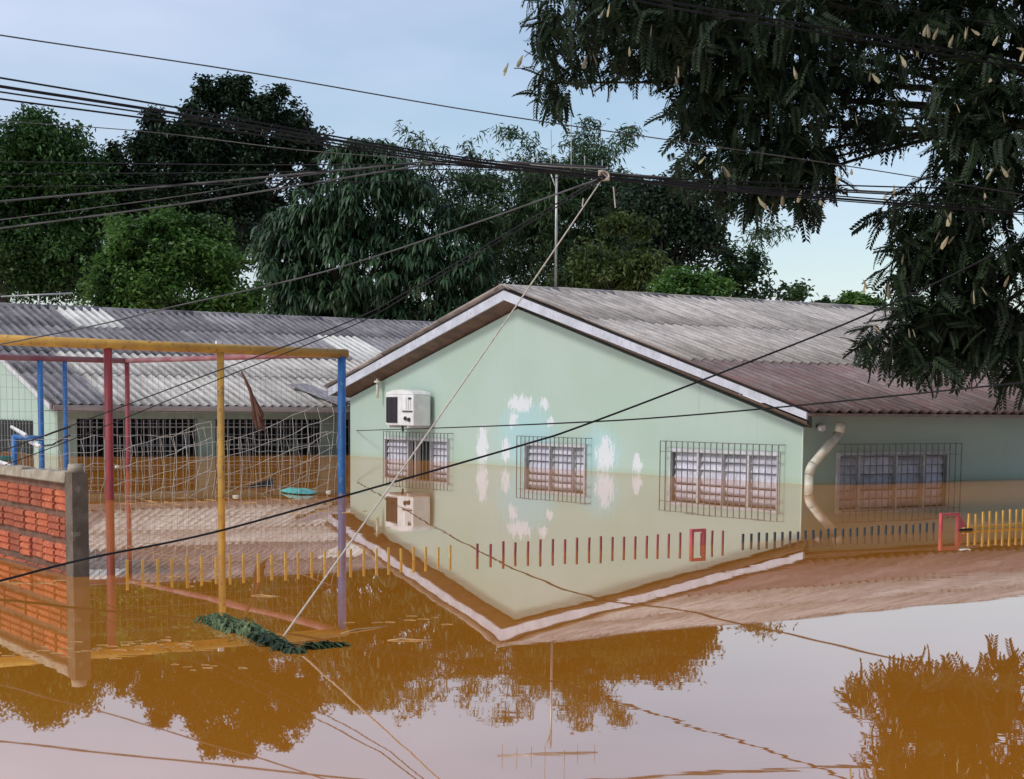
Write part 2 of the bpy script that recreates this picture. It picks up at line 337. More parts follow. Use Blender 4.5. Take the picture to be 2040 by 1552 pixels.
# ------------------------------------------------------------------ windows with louvres and grilles
def window(parent, plane, a0, a1, zt, zb, sections, face, gr, cut_dark=(), rows=5, gz=.475, gdepth=.10, bars=None, hook=True):
    """plane 'v' (wall along u, faces -v) or 'u' (wall along v, faces -u); a0<a1 along the wall; gr = grille extent along the wall"""
    def bx(mb, p0, p1, d0, d1, z0, z1):      # p along wall, d outwards distance from the wall face
        return mb.box(-d1, -d0, p0, p1, z0, z1) if plane == 'v' else mb.box(p0, p1, -d1, -d0, z0, z1)
    ring = []
    for d_ in (.02, -.10):
        ring += [(p, z, d_) for p, z in ((a0-.05, zb-.05), (a1+.05, zb-.05), (a1+.05, zt+.05), (a0-.05, zt+.05), (a0, zb), (a1, zb), (a1, zt), (a0, zt))]
    rv = [(-d_, p, z) if plane == 'v' else (p, -d_, z) for p, z, d_ in ring]; rf = []
    for k in range(4):
        k2 = (k+1) % 4; rf += [(k, k2, 4+k2, 4+k), (8+k2, 8+k, 12+k, 12+k2), (k2, k, 8+k, 8+k2), (4+k, 4+k2, 12+k2, 12+k)]
    win = MB().add(rv, rf).build('window', M['frame'], parent)
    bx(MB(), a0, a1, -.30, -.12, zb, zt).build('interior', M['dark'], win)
    bx(MB(), a0-.08, a1+.08, .021, .07, zb-.06, zb).build('sill', M['frame'], win)
    n = len(sections)-1; rh = (zt-.02+.52)/rows/1.0
    for s in range(n):
        p0, p1 = a0+(a1-a0)*sections[s], a0+(a1-a0)*sections[s+1]
        if s: bx(MB(), p0-.016, p0+.016, -.09, .012, zb, zt).build('mullion', M['frame'], win)
        if s in cut_dark: continue
        mb = MB(); hw = (p1-p0)/2-.022; mb.box(-.004, .004, -hw, hw, -.055, .055) if plane == 'v' else mb.box(-hw, hw, -.004, .004, -.055, .055)
        me = mb.mesh('pane', M['pane'])
        for r in range(7):
            zc = zt-.065-r*.112; tilt = .38+random.uniform(-.12, .12)
            c = (.045, (p0+p1)/2, zc) if plane == 'v' else ((p0+p1)/2, .045, zc)
            link('pane', me, win, c, (0, tilt, 0) if plane == 'v' else (-tilt, 0, 0))
    g = bx(bx(MB(), gr[0], gr[1], gdepth-.006, gdepth+.006, gz-.006, gz+.006), gr[0], gr[1], gdepth-.006, gdepth+.006, gz-.145, gz-.135).build('window_grille', M['bar'], parent)
    for z in (-.02, -.45): bx(MB(), gr[0], gr[1], gdepth-.006, gdepth+.006, z-.005, z+.005).build('rail', M['bar'], g)
    nb = bars or max(8, round((gr[1]-gr[0])/.115)); me = None
    for i in range(nb+1):
        p = gr[0]+(gr[1]-gr[0])*i/nb
        if me is None: me = bx(MB(), -.006, .006, gdepth+.007, gdepth+.017, -.75, gz+.004).mesh('bar', M['bar'])
        link('bar', me, g, (0, p, 0) if plane == 'v' else (p, 0, 0))
    for p in (gr[0], gr[1]):                   # returns to the wall at both ends
        for z in (gz, -.02): bx(MB(), p-.005, p+.005, .0, gdepth-.006, z-.005, z+.005).build('bracket', M['bar'], g)
    return win

# ================================================================== main house
house = empty('house', C0, TH, 'mint green flooded house with grey corrugated gable roof and barred windows', 'house')
OV = .2625                                     # gable overhang
UA, ZA = 6.28, 2.70                            # apex of the fascia top
SR, SL = (ZA-.885)/(UA+.30), .248
UE, UL = -.30, 12.15
ZL = ZA-SL*(UL-UA)
WL = on_water(699, 908); UW = loc(WL)[1]       # far corner of the gable wall
zr = lambda u: (ZA-.27-(UA-u)*SR) if u < UA else (ZA-.27-(u-UA)*SL)      # underside of the roof along the gable
wins = []
for x0, x1, gx0, gx1 in ((768, 892, 765, 893), (1049, 1165, 1031, 1168), (1340, 1550, 1317, 1553)):
    wins.append((on_v(x1, 900)[1], on_v(x0, 900)[1], on_v(gx1, 870, -.1)[1], on_v(gx0, 870, -.1)[1]))
ZT, ZB = .335, -.70
mb = MB(); T = .15; us = sorted([(w[0], w[1]) for w in wins]); edges = [0.]+[e for w in us for e in w]+[UW]
for i in range(0, len(edges), 2): mb.box(0, T, edges[i], edges[i+1], -1.4, ZT)
for w in us: mb.box(0, T, w[0], w[1], -1.4, ZB)
mb.prism([(0, ZT), (UW, ZT), (UW, zr(UW)), (UA, zr(UA)), (0, zr(0))], 0, 0, T)
mb.build('gable_wall', M['wall'], house)
window(house, 'v', wins[0][0], wins[0][1], ZT, ZB, (0, .26, .5, .62, 1), 0, (wins[0][2], wins[0][3]), cut_dark=(1, 2))
window(house, 'v', wins[1][0], wins[1][1], ZT, ZB, (0, .2, .58, 1), 0, (wins[1][2], wins[1][3]))
window(house, 'v', wins[2][0], wins[2][1], ZT, ZB, (0, .26, .5, .74, 1), 0, (wins[2][2], wins[2][3]))
# street-side wall (runs along v at u = 0)
VL = 13.0
sw = [(on_u(1672, 908)[0], on_u(1886, 907)[0]), (6.2, 8.2), (10.0, 12.0)]
ve = [T]+[e for w in sw for e in w]+[VL]; mb = MB()
for i in range(0, len(ve), 2): mb.box(ve[i], ve[i+1], .002, T, -1.4, ZT)
for w in sw: mb.box(w[0], w[1], .002, T, -1.4, ZB)
mb.box(T, VL, .002, T, ZT, .845); mb.build('side_wall', M['wall_plain'], house)
for w in sw[:2]: window(house, 'u', w[0], w[1], ZT, ZB, (0, .18, .52, .78, 1), 0, (w[0]-.02, w[1]+.16), gz=.49)
mb = MB(); mb.prism([(T, -1.4), (UW, -1.4), (UW, zr(UW)), (UA, zr(UA)), (T, zr(T))], 0, VL-T, VL); mb.build('rear_gable_wall', M['wall_plain'], house)
MB().box(T, VL-T, UW-T, UW, -1.4, zr(UW)).build('back_wall', M['wall_plain'], house)
MB().box(-.006, .012, -.010, .004, -1.4, zr(0)-.02).build('corner_trim', plain('corner_trim_paint', (.62, .72, .62), (.55, .64, .54), 5, .6), house)
# roof: sheets, ridge caps, fascia, soffits
def main_mat(i, j):
    if j == 0: return 'roof_red'
    return 'roof_pale'
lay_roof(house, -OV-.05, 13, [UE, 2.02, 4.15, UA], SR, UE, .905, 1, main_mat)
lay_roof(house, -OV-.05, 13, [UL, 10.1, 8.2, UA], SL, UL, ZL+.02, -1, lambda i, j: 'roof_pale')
ridge_caps(house, -OV-.05, 13, UA, ZA+.06, M['roof_pale'])
FB = .145
for nm, pts in (('fascia', [(UE-.02, .885-FB*.6), (UA, ZA-FB), (UA, ZA), (UE-.02, .885)]), ('fascia', [(UA, ZA-FB), (UL, ZL-FB), (UL, ZL), (UA, ZA)])):
    MB().prism(pts, 0, -OV, -OV+.03).build(nm, M['fascia'], house)
    cap = [(p, q) for p, q in pts]; lo, hi = (cap[3], cap[2]); MB().prism([(lo[0], lo[1]), (hi[0], hi[1]), (hi[0], hi[1]+.026), (lo[0], lo[1]+.026)], 0, -OV+.004, -OV+.05).build('verge_batten', M['dark'], house)
for (ua, za), (ub, zb_) in (((UE, .885), (UA, ZA)), ((UA, ZA), (UL, ZL))):      # boarded soffit falling towards the wall
    vs_ = []
    for u_, z_ in ((ua, za), (ub, zb_)):
        ui = min(max(u_, .01), UW); zi = z_+(ui-u_)*(zb_-za)/(ub-ua)
        vs_ += [(-OV+.031, u_, z_-.135), (T, ui, zi-.285), (T, ui, zi-.265), (-OV+.031, u_, z_-.115)]
    MB().add(vs_, [(0, 1, 2, 3), (7, 6, 5, 4), (0, 4, 5, 1), (1, 5, 6, 2), (2, 6, 7, 3), (3, 7, 4, 0)]).build('soffit', M['soffit'], house)
MB().box(-OV+.032, VL+.2, UE-.02, UE+.005, .835, .872).build('eave_board', plain('eave_board_paint', (.36, .31, .29), (.24, .20, .18), 6, .7), house)
MB().box(.01, VL+.2, UE+.006, -.002, .838, .850).build('eave_soffit', M['soffit'], house)
# air conditioner
def ac_unit():
    a = on_v(768, 845, -.42); b = on_v(823, 850, -.42); u1, u0 = a[1], b[1]; z0, z1 = .595, 1.165
    ac = house_empty('air_conditioner', -.25, (u0+u1)/2, 'white air conditioner condenser with dark fan grille on the gable wall', 'air conditioner')
    w = (u1-u0)/2; R = lambda mb, n, mt, sm=False: mb.build(n, mt, ac, sm)
    bevel(R(MB().box(-.17, .17, -w, w, z0, z1-.05), 'casing', M['white']), .015, 2)
    R(MB().prism([(-w, z1-.049), (w, z1-.049), (w-.03, z1-.01), (w*.4, z1+.03), (-w*.2, z1+.035), (-w+.04, z1-.005)], 0, -.168, .168), 'top_cover', M['white'])
    fg = R(MB().box(-.182, -.171, w-.42, w-.05, z0+.04, z1-.09), 'fan_grille', M['acgrey'])
    for k in range(9): R(MB().box(-.188, -.183, w-.41+k*.044, w-.404+k*.044, z0+.05, z1-.10), 'grille_rib', M['black'])
    for k in range(3): R(MB().box(-.178, -.171, -w+.08+k*.07, -w+.10+k*.07, z0+.28, z1-.10), 'casing_rib', M['frame'])
    R(MB().box(-.184, -.171, -w+.06, -w+.15, z1-.13, z1-.10), 'badge', M['black'])
    R(MB().box(-.19, -.171, -w+.02, -w+.34, z0+.23, z0+.25), 'valve_ledge', M['acgrey'])
    R(MB().tube([(-.20, -w+.12, z0+.10), (-.171, -w+.12, z0+.10)], .035, 10), 'valve', M['black']); R(MB().tube([(-.20, -w+.24, z0+.12), (-.171, -w+.24, z0+.12)], .035, 10), 'valve', M['black'])
    for s in (-1, 1): R(MB().box(-.19, .25, s*w*.7-.02, s*w*.7+.02, z0-.04, z0-.003), 'bracket', M['frame'])
    R(MB().tube([(-.05, w*.2, z0-.003), (-.03, w*.2+.02, z0-.10)], .02, 7), 'drain', M['black'], True)
ac_unit()
# pipe stub under the far soffit
s = on_v(752, 768, -.12); st = house_empty('vent_pipe', -.12, s[1], 'short cream pipe stub hanging under the soffit above the air conditioner', 'pipe')
MB().tube([(0, 0, s[2]-.22), (0, 0, s[2]+.12)], .026, 8).build('stub', M['pvc'], st, True); MB().tube([(0, 0, s[2]+.05), (0, 0, s[2]+.085)], .06, 10).build('flange', M['pvc'], st)
# downpipe at the street corner
def downpipe():
    D = .22; p = [on_u(1675, 842, -D), on_u(1672, 862, -D), on_u(1620, 925, -D*.7), on_u(1612, 945, -D*.6), on_u(1612, 965, -D*.6)]
    dp = house_empty('downpipe', p[0][0], 0, 'fat cream downpipe bent across the shaded street-side wall', 'downpipe')
    q = [(a[0]-p[0][0], a[1], a[2]) for a in p]; q[-1] = (q[-2][0], q[-2][1], -1.2)
    MB().tube([q[0], q[1]], .062, 12).build('inlet', M['pvc'], dp, True)
    MB().tube([q[1], q[2]], .056, 12).build('sloping_pipe', M['pvc'], dp, True)
    MB().tube([q[2], tuple((np.array(q[2])+np.array(q[3]))/2+np.array([-.012, 0, 0])), q[3]], .060, 12).build('elbow', M['pvc'], dp, True)
    MB().tube([q[3], q[4]], .056, 12).build('vertical_pipe', M['pvc'], dp, True)
    MB().tube([(q[1][0]+.02, q[1][1], q[1][2]-.03), (q[1][0]+.10, -.01, q[1][2]-.10)], .012, 6).build('strap', M['dark'], dp)
downpipe()
c = on_u(1635, 850, -.05); lb = house_empty('wall_lamp', c[0], 0, 'small round white lamp fitting on the shaded wall beside the downpipe', 'lamp')
MB().tube([(0, -.002, c[2]), (0, -.04, c[2])], .03, 10).build('base', M['dark'], lb); MB().tube([(0, -.041, c[2]-.01), (0, -.10, c[2]-.02)], [.05, .04], 12).build('globe', M['white'], lb, True)

# ================================================================== left wing
WV0, WU0, WE, WZE, WS, WUR = -5.06, 13.0, 12.36, .905, .30, 19.0
wing = house_empty('classroom_wing', 0, 0, 'long low wing with weathered grey corrugated roof and dark barred openings', 'building')
WVE = 9.5
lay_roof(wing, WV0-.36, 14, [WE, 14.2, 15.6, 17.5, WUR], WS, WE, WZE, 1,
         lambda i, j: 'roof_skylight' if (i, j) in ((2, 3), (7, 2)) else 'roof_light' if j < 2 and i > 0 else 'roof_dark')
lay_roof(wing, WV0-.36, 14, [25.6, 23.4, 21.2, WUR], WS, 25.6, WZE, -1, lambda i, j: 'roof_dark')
ridge_caps(wing, WV0-.36, 14, WUR, WZE+WS*(WUR-WE)+.04, M['roof_dark'])
wz = lambda u: WZE-.10+WS*(min(u, 2*WUR-u)-WE)
mb = MB(); mb.prism([(WU0+.16, -1.4), (24.8, -1.4), (24.8, wz(24.8)), (WUR, wz(WUR)), (WU0+.16, wz(WU0+.16))], 0, WV0+.002, WV0+.15); mb.build('gable_wall', M['wall_plain'], wing)
mb = MB(); mb.prism([(WU0+.3, -1.4), (24.8, -1.4), (24.8, wz(24.8)), (WUR, wz(WUR)), (WU0+.3, wz(WU0+.3))], 0, WVE-.15, WVE); mb.build('rear_gable_wall', M['wall_plain'], wing)
MB().box(WV0+.15, WVE-.15, 24.65, 24.8, -1.4, wz(24.8)-.05).build('back_wall', M['wall_plain'], wing)
pil = [(on_u(395, 870, WU0)[0], on_u(437, 870, WU0)[0])]; spacing = pil[0][0]-WV0
pv = [WV0, pil[0][0], pil[0][0]+spacing*.98, pil[0][0]+spacing*1.95, pil[0][0]+spacing*2.9]
for v in pv:
    w = .32 if v != WV0 else .34
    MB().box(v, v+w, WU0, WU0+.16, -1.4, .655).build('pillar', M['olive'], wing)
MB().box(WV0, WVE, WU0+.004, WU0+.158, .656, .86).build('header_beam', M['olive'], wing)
MB().box(WV0+.2, WVE-.2, WU0+2.4, WU0+2.5, -1.4, 1.5).build('inner_wall', plain('dim_inner_wall', (.10, .085, .07), (.06, .05, .045), 3, .9, b=0), wing)  # wall coloured dark to carry the shade inside the openings
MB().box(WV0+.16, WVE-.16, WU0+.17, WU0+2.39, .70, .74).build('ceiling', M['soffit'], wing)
for k in range(len(pv)-1):
    a, b = pv[k]+.36, pv[k+1]-.02
    gr = MB().box(a, b, WU0+.06, WU0+.08, .50, .52).build('opening_grille', M['galv'], wing)
    MB().box(a, b, WU0+.06, WU0+.08, .18, .195).build('rail', M['galv'], gr)
    me = MB().box(-.007, .007, WU0+.085, WU0+.097, -.8, .64).mesh('bar', M['frame'])
    nb = int((b-a)/.12)
    for i in range(nb+1): link('bar', me, gr, (a+(b-a)*i/nb, 0, 0))
gut = MB().prism([(WE-.10, .80), (WE+.02, .80), (WE+.02, .90), (WE+.008, .90), (WE+.008, .812), (WE-.088, .812), (WE-.088, .892), (WE-.12, .892), (WE-.12, .85)], 0, WV0-.30, .55).build('gutter', plain('gutter_metal', (.40, .35, .33), (.27, .23, .21), 5, .6, stretch=(.3, 1, 1)), wing)
MB().box(WV0-.30, .5, WE+.021, WU0+.002, .79, .80).build('eave_soffit', M['soffit'], wing)
MB().prism([(WE+.02, WZE-.09), (WUR, WZE-.09+WS*(WUR-WE)), (WUR, WZE+WS*(WUR-WE)), (WE+.02, WZE)], 0, WV0-.33, WV0-.30).build('verge_board', M['frame'], wing)
# window in the wing's end wall
a = on_v(66, 860, WV0); b = on_v(0, 860, WV0)
w = MB().box(WV0-.03, WV0-.001, a[1], b[1]+1.2, -.6, .60).build('end_window', M['dark'], wing)
me = MB().box(WV0-.06, WV0-.045, -.01, .01, -.6, .62).mesh('bar', M['bar'])
for i in range(18): link('bar', me, w, (0, a[1]+.05+i*(b[1]+1.15-a[1])/17, 0))
# gutter outlet pipe near the main house
e = on_u(722, 822, 12.2); gp = house_empty('gutter_elbow', e[0], 12.1, 'white gutter outlet elbow where the wing meets the main house', 'pipe')
MB().tube([(.06, 0, .80), (.05, 0, .74), (-.10, -.02, .60)], [.06, .065, .06], 10).build('elbow', M['white'], gp, True)
MB().tube([(-.10, -.02, .60), (-.16, -.02, .50), (-.16, -.02, -.9)], .04, 10).build('pipe', plain('weathered_pipe', (.42, .42, .34), (.30, .28, .22), 5, .6), gp, True)
# loose broken sheet on the wing's lower roof
def on_wing_roof(x, y):
    n = -WS*GV+np.array([0, 0, 1.]); return loc(on_plane(x, y, W(0, WE, WZE+.09), n))
q = [on_wing_roof(*p) for p in ((575, 767), (610, 766), (700, 800), (672, 806))]
bs_ = house_empty('broken_roof_sheet', q[0][0], q[0][1], 'broken dark roof sheet lying loose on the pale lower roof of the wing', 'roof sheet')
qq = [(p[0]-q[0][0], p[1]-q[0][1], p[2]) for p in q]
MB().add(qq+[(a, b, c+.02) for a, b, c in qq], [(3, 2, 1, 0), (4, 5, 6, 7), (0, 1, 5, 4), (1, 2, 6, 5), (2, 3, 7, 6), (3, 0, 4, 7)]).build('sheet', M['roof_dark'], bs_)

# ================================================================== ball court cage
CU0, CV1 = .5, -6.07
cage = house_empty('ball_court_cage', CV1, CU0, 'steel ball court cage with yellow top rail and red, yellow and blue posts', 'cage')
ZC = 1.445; lv = lambda v: v-CV1
U2 = on_v(252, 718, CV1)[1]-CU0
MB().tube([(lv(-10.6), 0, ZC+.045), (lv(CV1)+.06, 0, ZC)], .048, 12).build('top_rail', M['yellow'], cage, True)
rail_post = lambda x, y0: on_u(x, y0, CU0)[0]
for x, mt, r in ((217, 'red', .040), (440, 'yellow', .036), (681, 'blue', .042)):
    v = on_u(x, 850, CU0)[0]; MB().tube([(lv(v), 0, -1.4), (lv(v), 0, ZC-.02)], r, 12).build('post', M[mt], cage, True)
MB().tube([(lv(-10.1), 0, -1.4), (lv(-10.1), 0, ZC)], .04, 12).build('post', M['yellow'], cage, True)
MB().tube([(0, .06, ZC), (.0, U2, 1.50)], .034, 10).build('side_rail', M['maroon'], cage, True)
MB().tube([(0.03, U2, 1.50), (lv(-11.5), U2, 1.52)], .04, 10).build('rear_rail', M['maroon'], cage, True)
for x, mt, r in ((254, 'red', .034), (130, 'blue', .030), (81, 'blue', .038)):
    v = on_u(x, 800, U2+CU0)[0]; MB().tube([(lv(v), U2+.002, -1.4), (lv(v), U2+.002, 1.48)], r, 10).build('post', M[mt], cage, True)
for x in (434, 250): 
    v = on_u(x, 690 if x == 434 else 712, CU0 if x == 434 else U2+CU0)[0]; MB().box(lv(v)-.02, lv(v)+.03, (-.02 if x == 434 else U2-.02), (.02 if x == 434 else U2+.02), ZC+.05, ZC+.09).build('cap', M['white'], cage)
def wire_panel(v0, v1, sx=.056, sz=.11, u=.0, z0=-.15, z1=ZC-.15, r=.0016):
    mb = MB(); n = int((v1-v0)/sx)
    for i in range(n+1):
        v = v0+(v1-v0)*i/n; mb.tube([(v, u+random.uniform(-.004, .004), z0), (v+random.uniform(-.006, .006), u+random.uniform(-.01, .01), (z0+z1)/2), (v, u, z1)], r, 3, False)
    for i in range(int((z1-z0)/sz)+1):
        z = z0+i*sz; mb.tube([(v0, u, z), ((v0+v1)/2, u+.008, z-.008), (v1, u, z)], r*.8, 3, False)
    tag(mb.build('wire_mesh', M['galv'], cage), kind='stuff')
vR, vY, vB = [lv(on_u(x, 850, CU0)[0]) for x in (217, 440, 681)]
wire_panel(lv(-10.1)+.04, vR-.04, u=.03); wire_panel(vR+.04, vY-.04, u=.03); wire_panel(vY+.04, vB-.04, u=.03)
# sagging cord net hung inside the cage
net = house_empty('ball_net', CV1, CU0, 'sagging knotted cord net hung inside the ball court cage', 'net')
def net_patch(v0, v1, za, zb, n, m, sag, skew, u, name):
    mb = MB(); P = {}
    for i in range(n+1):
        for j in range(m+1):
            s, t = i/n, j/m
            z = za+(zb-za)*t - sag*math.sin(math.pi*s)*(1-.5*t) + skew*(s-.5) + random.uniform(-.018, .018)
            P[i, j] = (v0+(v1-v0)*s+random.uniform(-.018, .018)+.03*math.sin(5*t+s), u+.05*math.sin(3*s+4*t), z)
    for i in range(n+1): mb.tube([P[i, j] for j in range(m+1)], .0021, 3, False)
    for j in range(m+1): mb.tube([P[i, j] for i in range(n+1)], .0025, 3, False)
    tag(mb.build(name, M['cord'], net), kind='stuff')
net_patch(vY+.03, vB-.03, .62, -.35, 12, 8, .05, .05, .10, 'cord_net'); net_patch(vY+.03, vB-.03, .75, -.45, 9, 7, .03, .46, .22, 'cord_net')
net_patch(vR+.03, vY-.03, .66, -.35, 10, 7, .06, .07, .11, 'cord_net'); net_patch(vR+.1, vY-.03, .6, -.4, 8, 6, .03, .30, .24, 'cord_net'); net_patch(lv(-10.0), vR-.03, .62, -.3, 13, 7, .06, -.03, .11, 'cord_net')
# dead palm frond caught on the mesh
fr = [on_u(*p, CU0-.03) for p in ((481, 740), (496, 772), (508, 800), (516, 830), (522, 858))]
fo = house_empty('palm_frond', fr[0][0], CU0-.03, 'dead brown palm frond hanging on the cage mesh', 'palm frond')
rel = [np.array([p[0]-fr[0][0], 0, p[2]]) for p in fr]
MB().tube(rel[:3], [.008, .018, .012], 6).build('stem', M['frond'], fo, True)
for k in range(9):
    a = rel[1]+(rel[2]-rel[1])*random.random(); b = rel[3]+np.array([random.uniform(-.06, .05), random.uniform(-.05, .01), random.uniform(-.1, .05)]); c_ = rel[4]+np.array([random.uniform(-.05, .06), random.uniform(-.04, .01), random.uniform(-.05, .05)])
    MB().tube([a, b, c_], [.012, .016, .003], 4).build('leaflet', M['frond'], fo)

# ================================================================== brick wall
BU, BV = -5.96, -11.02
bw = house_empty('brick_wall', BV, BU, 'unplastered red hollow brick garden wall with cement cap and end pillar', 'wall')
CH = .145; BLn = .212; ztop = .515
MB().box(.020, .075, .12, 2.9, -1.2, ztop-.03).build('mortar_core', M['mortar'], bw)
MB().box(.0, .085, 0, .118, -1.2, ztop+.03).build('end_pillar', M['concrete'], bw)
def brick_mesh(l):
    mb = MB(); h = CH-.032; prof = []
    for k in range(3):                        # three proud ribs with two sunk grooves
        a = k*h/3; prof += [(0.012, a+.002), (0, a+.009), (0, a+h/3-.009), (.012, a+h/3-.002)]
    prof += [(.07, h), (.07, 0)]
    n = len(prof); vs = [(x, 0, z) for x, z in prof]+[(x, l, z) for x, z in prof]
    mb.add(vs, [tuple(range(n)), tuple(range(n, 2*n))[::-1]]+[((i+1) % n, i, n+i, n+(i+1) % n) for i in range(n)])
    return mb.mesh('brick', M['brick'])
bm_full, bm_half = brick_mesh(BLn-.028), brick_mesh(BLn*.5-.028)
for j in range(5):
    z = ztop-.035-(j+1)*CH; x = .125
    if j % 2: link('brick', bm_half, bw, (random.uniform(-.002, .004), x, z)); x += BLn*.5
    while x < 2.8:
        link('brick', bm_full, bw, (random.uniform(-.003, .006), x+random.uniform(-.003, .003), z+random.uniform(-.003, .003)), (random.uniform(-.01, .01), random.uniform(-.02, .02), random.uniform(-.012, .012))); x += BLn
x = .11
while x < 2.8:
    l = random.uniform(.22, .34); h = random.uniform(.022, .036)
    bevel(MB().add([(-.012, x, ztop-.029), (.092, x, ztop-.029), (.092, x+l-.006, ztop-.029), (-.012, x+l-.006, ztop-.029), (-.004, x, ztop+h), (.08, x, ztop+h-.006), (.085, x+l-.006, ztop+h), (-.008, x+l-.006, ztop+h-.008)],
         [(0, 3, 2, 1), (4, 5, 6, 7), (0, 1, 5, 4), (1, 2, 6, 5), (2, 3, 7, 6), (3, 0, 4, 7)]).build('cap_slab', M['cap'], bw), .006); x += l
MB().tube([(.04, .06, ztop+.03), (.04, .06, ztop+.075)], [.044, .038], 9).build('pillar_cap', M['cap'], bw, True)

# ================================================================== picket fences, only the tips above the flood
FU = -5.99
def pickets(name, label, x0, x1, n, ytip, mat, w=.018, railz=None, extra=0):
    vs = np.array([on_u(x, 1100, FU)[0] for x in (x0, x1)]); fe = house_empty(name, vs[0], FU, label, 'fence')
    me = MB().box(-w/2, w/2, -w*.4, w*.4, -1.0, 0).mesh('picket', mat)
    step = (vs[1]-vs[0])/(n-1)
    for i in range(n+extra):
        s = i/(n-1); zt = ytip(s)+random.uniform(-.007, .007)
        link('picket', me, fe, (step*i+random.uniform(-.003, .003), 0, zt), (random.uniform(-.015, .015), random.uniform(-.02, .02), 0))
    for z in ((-.16, -.6) if railz is None else (railz, -.5)):
        MB().box(-.04, step*(n+extra-1)+.04, w*.45, w*.45+.02, z-.010, z+.010).build('rail', mat, fe)
    return fe
pickets('picket_fence', 'yellow picket tips poking out of brown water below the ball court cage', 253, 896, 25, lambda s: .085-.012*s, M['yellow_picket'], .0125)
pickets('picket_fence', 'dark red picket tips poking out in front of the green gable reflection', 951, 1439, 22, lambda s: .078+.006*s, M['red_picket'], .0125)
pickets('picket_fence', 'navy picket tips poking out before the corner of the house', 1480, 1858, 27, lambda s: .055+.012*s, M['navy'], .014)
pickets('picket_fence', 'taller yellow picket tips with a rail at the right edge', 1928, 2036, 9, lambda s: .125+.02*s, M['yellow_picket'], .016, railz=.018, extra=8)
def gate_frame(x0, x1, zt, label, hingey=False):
    a, b = on_u(x0, 1085, FU)[0], on_u(x1, 1085, FU)[0]; ge = house_empty('gate_frame', a, FU-.03, label, 'gate')
    for p in (0, b-a): MB().box(p-.010, p+.010, -.012, .012, -1.0, zt).build('upright', M['redframe'], ge)
    MB().box(.011, b-a-.011, -.010, .010, zt-.020, zt).build('top_bar', M['redframe'], ge)
    if hingey:
        MB().add([(b-a+.012, -.01, zt-.02), (b-a+.012, .01, zt-.02), (b-a+.10, .01, .03), (b-a+.10, -.01, .03), (b-a+.012, -.01, .02), (b-a+.012, .01, .02)], [(0, 1, 2, 3), (4, 3, 2, 5), (0, 3, 4), (1, 5, 2), (0, 4, 5, 1)]).build('gusset', M['redframe'], ge)
        MB().box(b-a+.02, b-a+.16, -.012, .012, -.03, .015).build('hinge_bar', M['dark'], ge)
gate_frame(1372, 1396, .108, 'small red gate frame standing among the dark red pickets')
gate_frame(1867, 1900, .14, 'red gate frame between the navy pickets and the taller yellow pickets', True)

# ================================================================== floating things
cl = on_water(500, 1265); clump = empty('floating_plant', cl, 0, 'dark green clump of curled plant leaves floating where the rope meets the water', 'plant')
def leaf_strips(path, n, rad, lmin, lmax, wd):
    V = []; Tt = []
    for k in range(n):
        s = random.random()*(len(path)-1); i = min(int(s), len(path)-2); t = s-i; c = path[i]*(1-t)+path[i+1]*t
        rr_ = rad*(1-.55*abs(2*s/(len(path)-1)-.7)); a = random.uniform(0, 2*math.pi)
        p = c+np.array([rr_*math.cos(a)*random.random(), rr_*math.sin(a)*random.random()*.7, abs(random.gauss(0, .35))*rr_*.8+.006])
        ax = path[i+1]-path[i]; ax = ax/np.linalg.norm(ax); th_ = random.gauss(0, .7); d = np.array([ax[0]*math.cos(th_)-ax[1]*math.sin(th_), ax[0]*math.sin(th_)+ax[1]*math.cos(th_), random.uniform(-.15, .45)])
        sd_ = np.cross(d, [0, 0, 1.]); sd_ /= np.linalg.norm(sd_)+1e-9; l = random.uniform(lmin, lmax); base = len(V); m_ = 5
        for q in range(m_):
            f = q/(m_-1); w = wd*math.sin(math.pi*min(.95, .15+.8*f))*random.uniform(.8, 1.1); pp = p+d*l*f+np.array([0, 0, -.7*l*f*f])
            pp[2] = max(pp[2], -.01); V += [pp-sd_*w+np.array([0, 0, w*.5]), pp, pp+sd_*w+np.array([0, 0, w*.5])]
        for q in range(m_-1):
            for e_ in (0, 1):
                b0 = base+q*3+e_; Tt += [(b0, b0+1, b0+4), (b0, b0+4, b0+3)]
    return np.array(V), np.array(Tt)
path = [on_water(*p)-cl for p in ((415, 1236), (455, 1252), (500, 1262), (545, 1284), (588, 1300))]
V, Tt = leaf_strips(path, 900, .062, .035, .085, .0075); link('leaf_mass', np_mesh('leaf_mass', V, Tt, M['vine']), clump)
path2 = [on_water(*p)-cl for p in ((605, 1294), (640, 1290), (676, 1287))]
V, Tt = leaf_strips(path2, 240, .028, .03, .06, .007); link('leaf_tail', np_mesh('leaf_tail', V, Tt, M['vine']), clump)
MB().tube([p+np.array([0, 0, .012]) for p in path]+[path2[0]+np.array([0, 0, .004]), path2[2]+np.array([0, 0, .004])], [.006, .010, .010, .008, .006, .004, .003], 6).build('stem', M['bark'], clump, True)
b = on_water(593, 982); bag = empty('plastic_sheet', b, .4, 'turquoise plastic sheet floating behind the cage mesh', 'plastic sheet')
pr = []; n = 16
for k in range(n):
    a = 2*math.pi*k/n; pr.append((.155*math.cos(a)*(1.3 if abs(a) < .35 or a > 5.9 else 1)+random.uniform(-.012, .012), .42*math.sin(a)+random.uniform(-.03, .03)))
V = [(x, y, .006+random.uniform(0, .012)) for x, y in pr]+[(x*.55, y*.55, .045+random.uniform(-.012, .015)) for x, y in pr]+[(0, 0, .05)]
MB().add(V, [(k, (k+1) % n, n+(k+1) % n, n+k) for k in range(n)]+[(n+k, n+(k+1) % n, 2*n) for k in range(n)]+[tuple(range(n))[::-1]]).build('sheet', M['cyan'], bag)
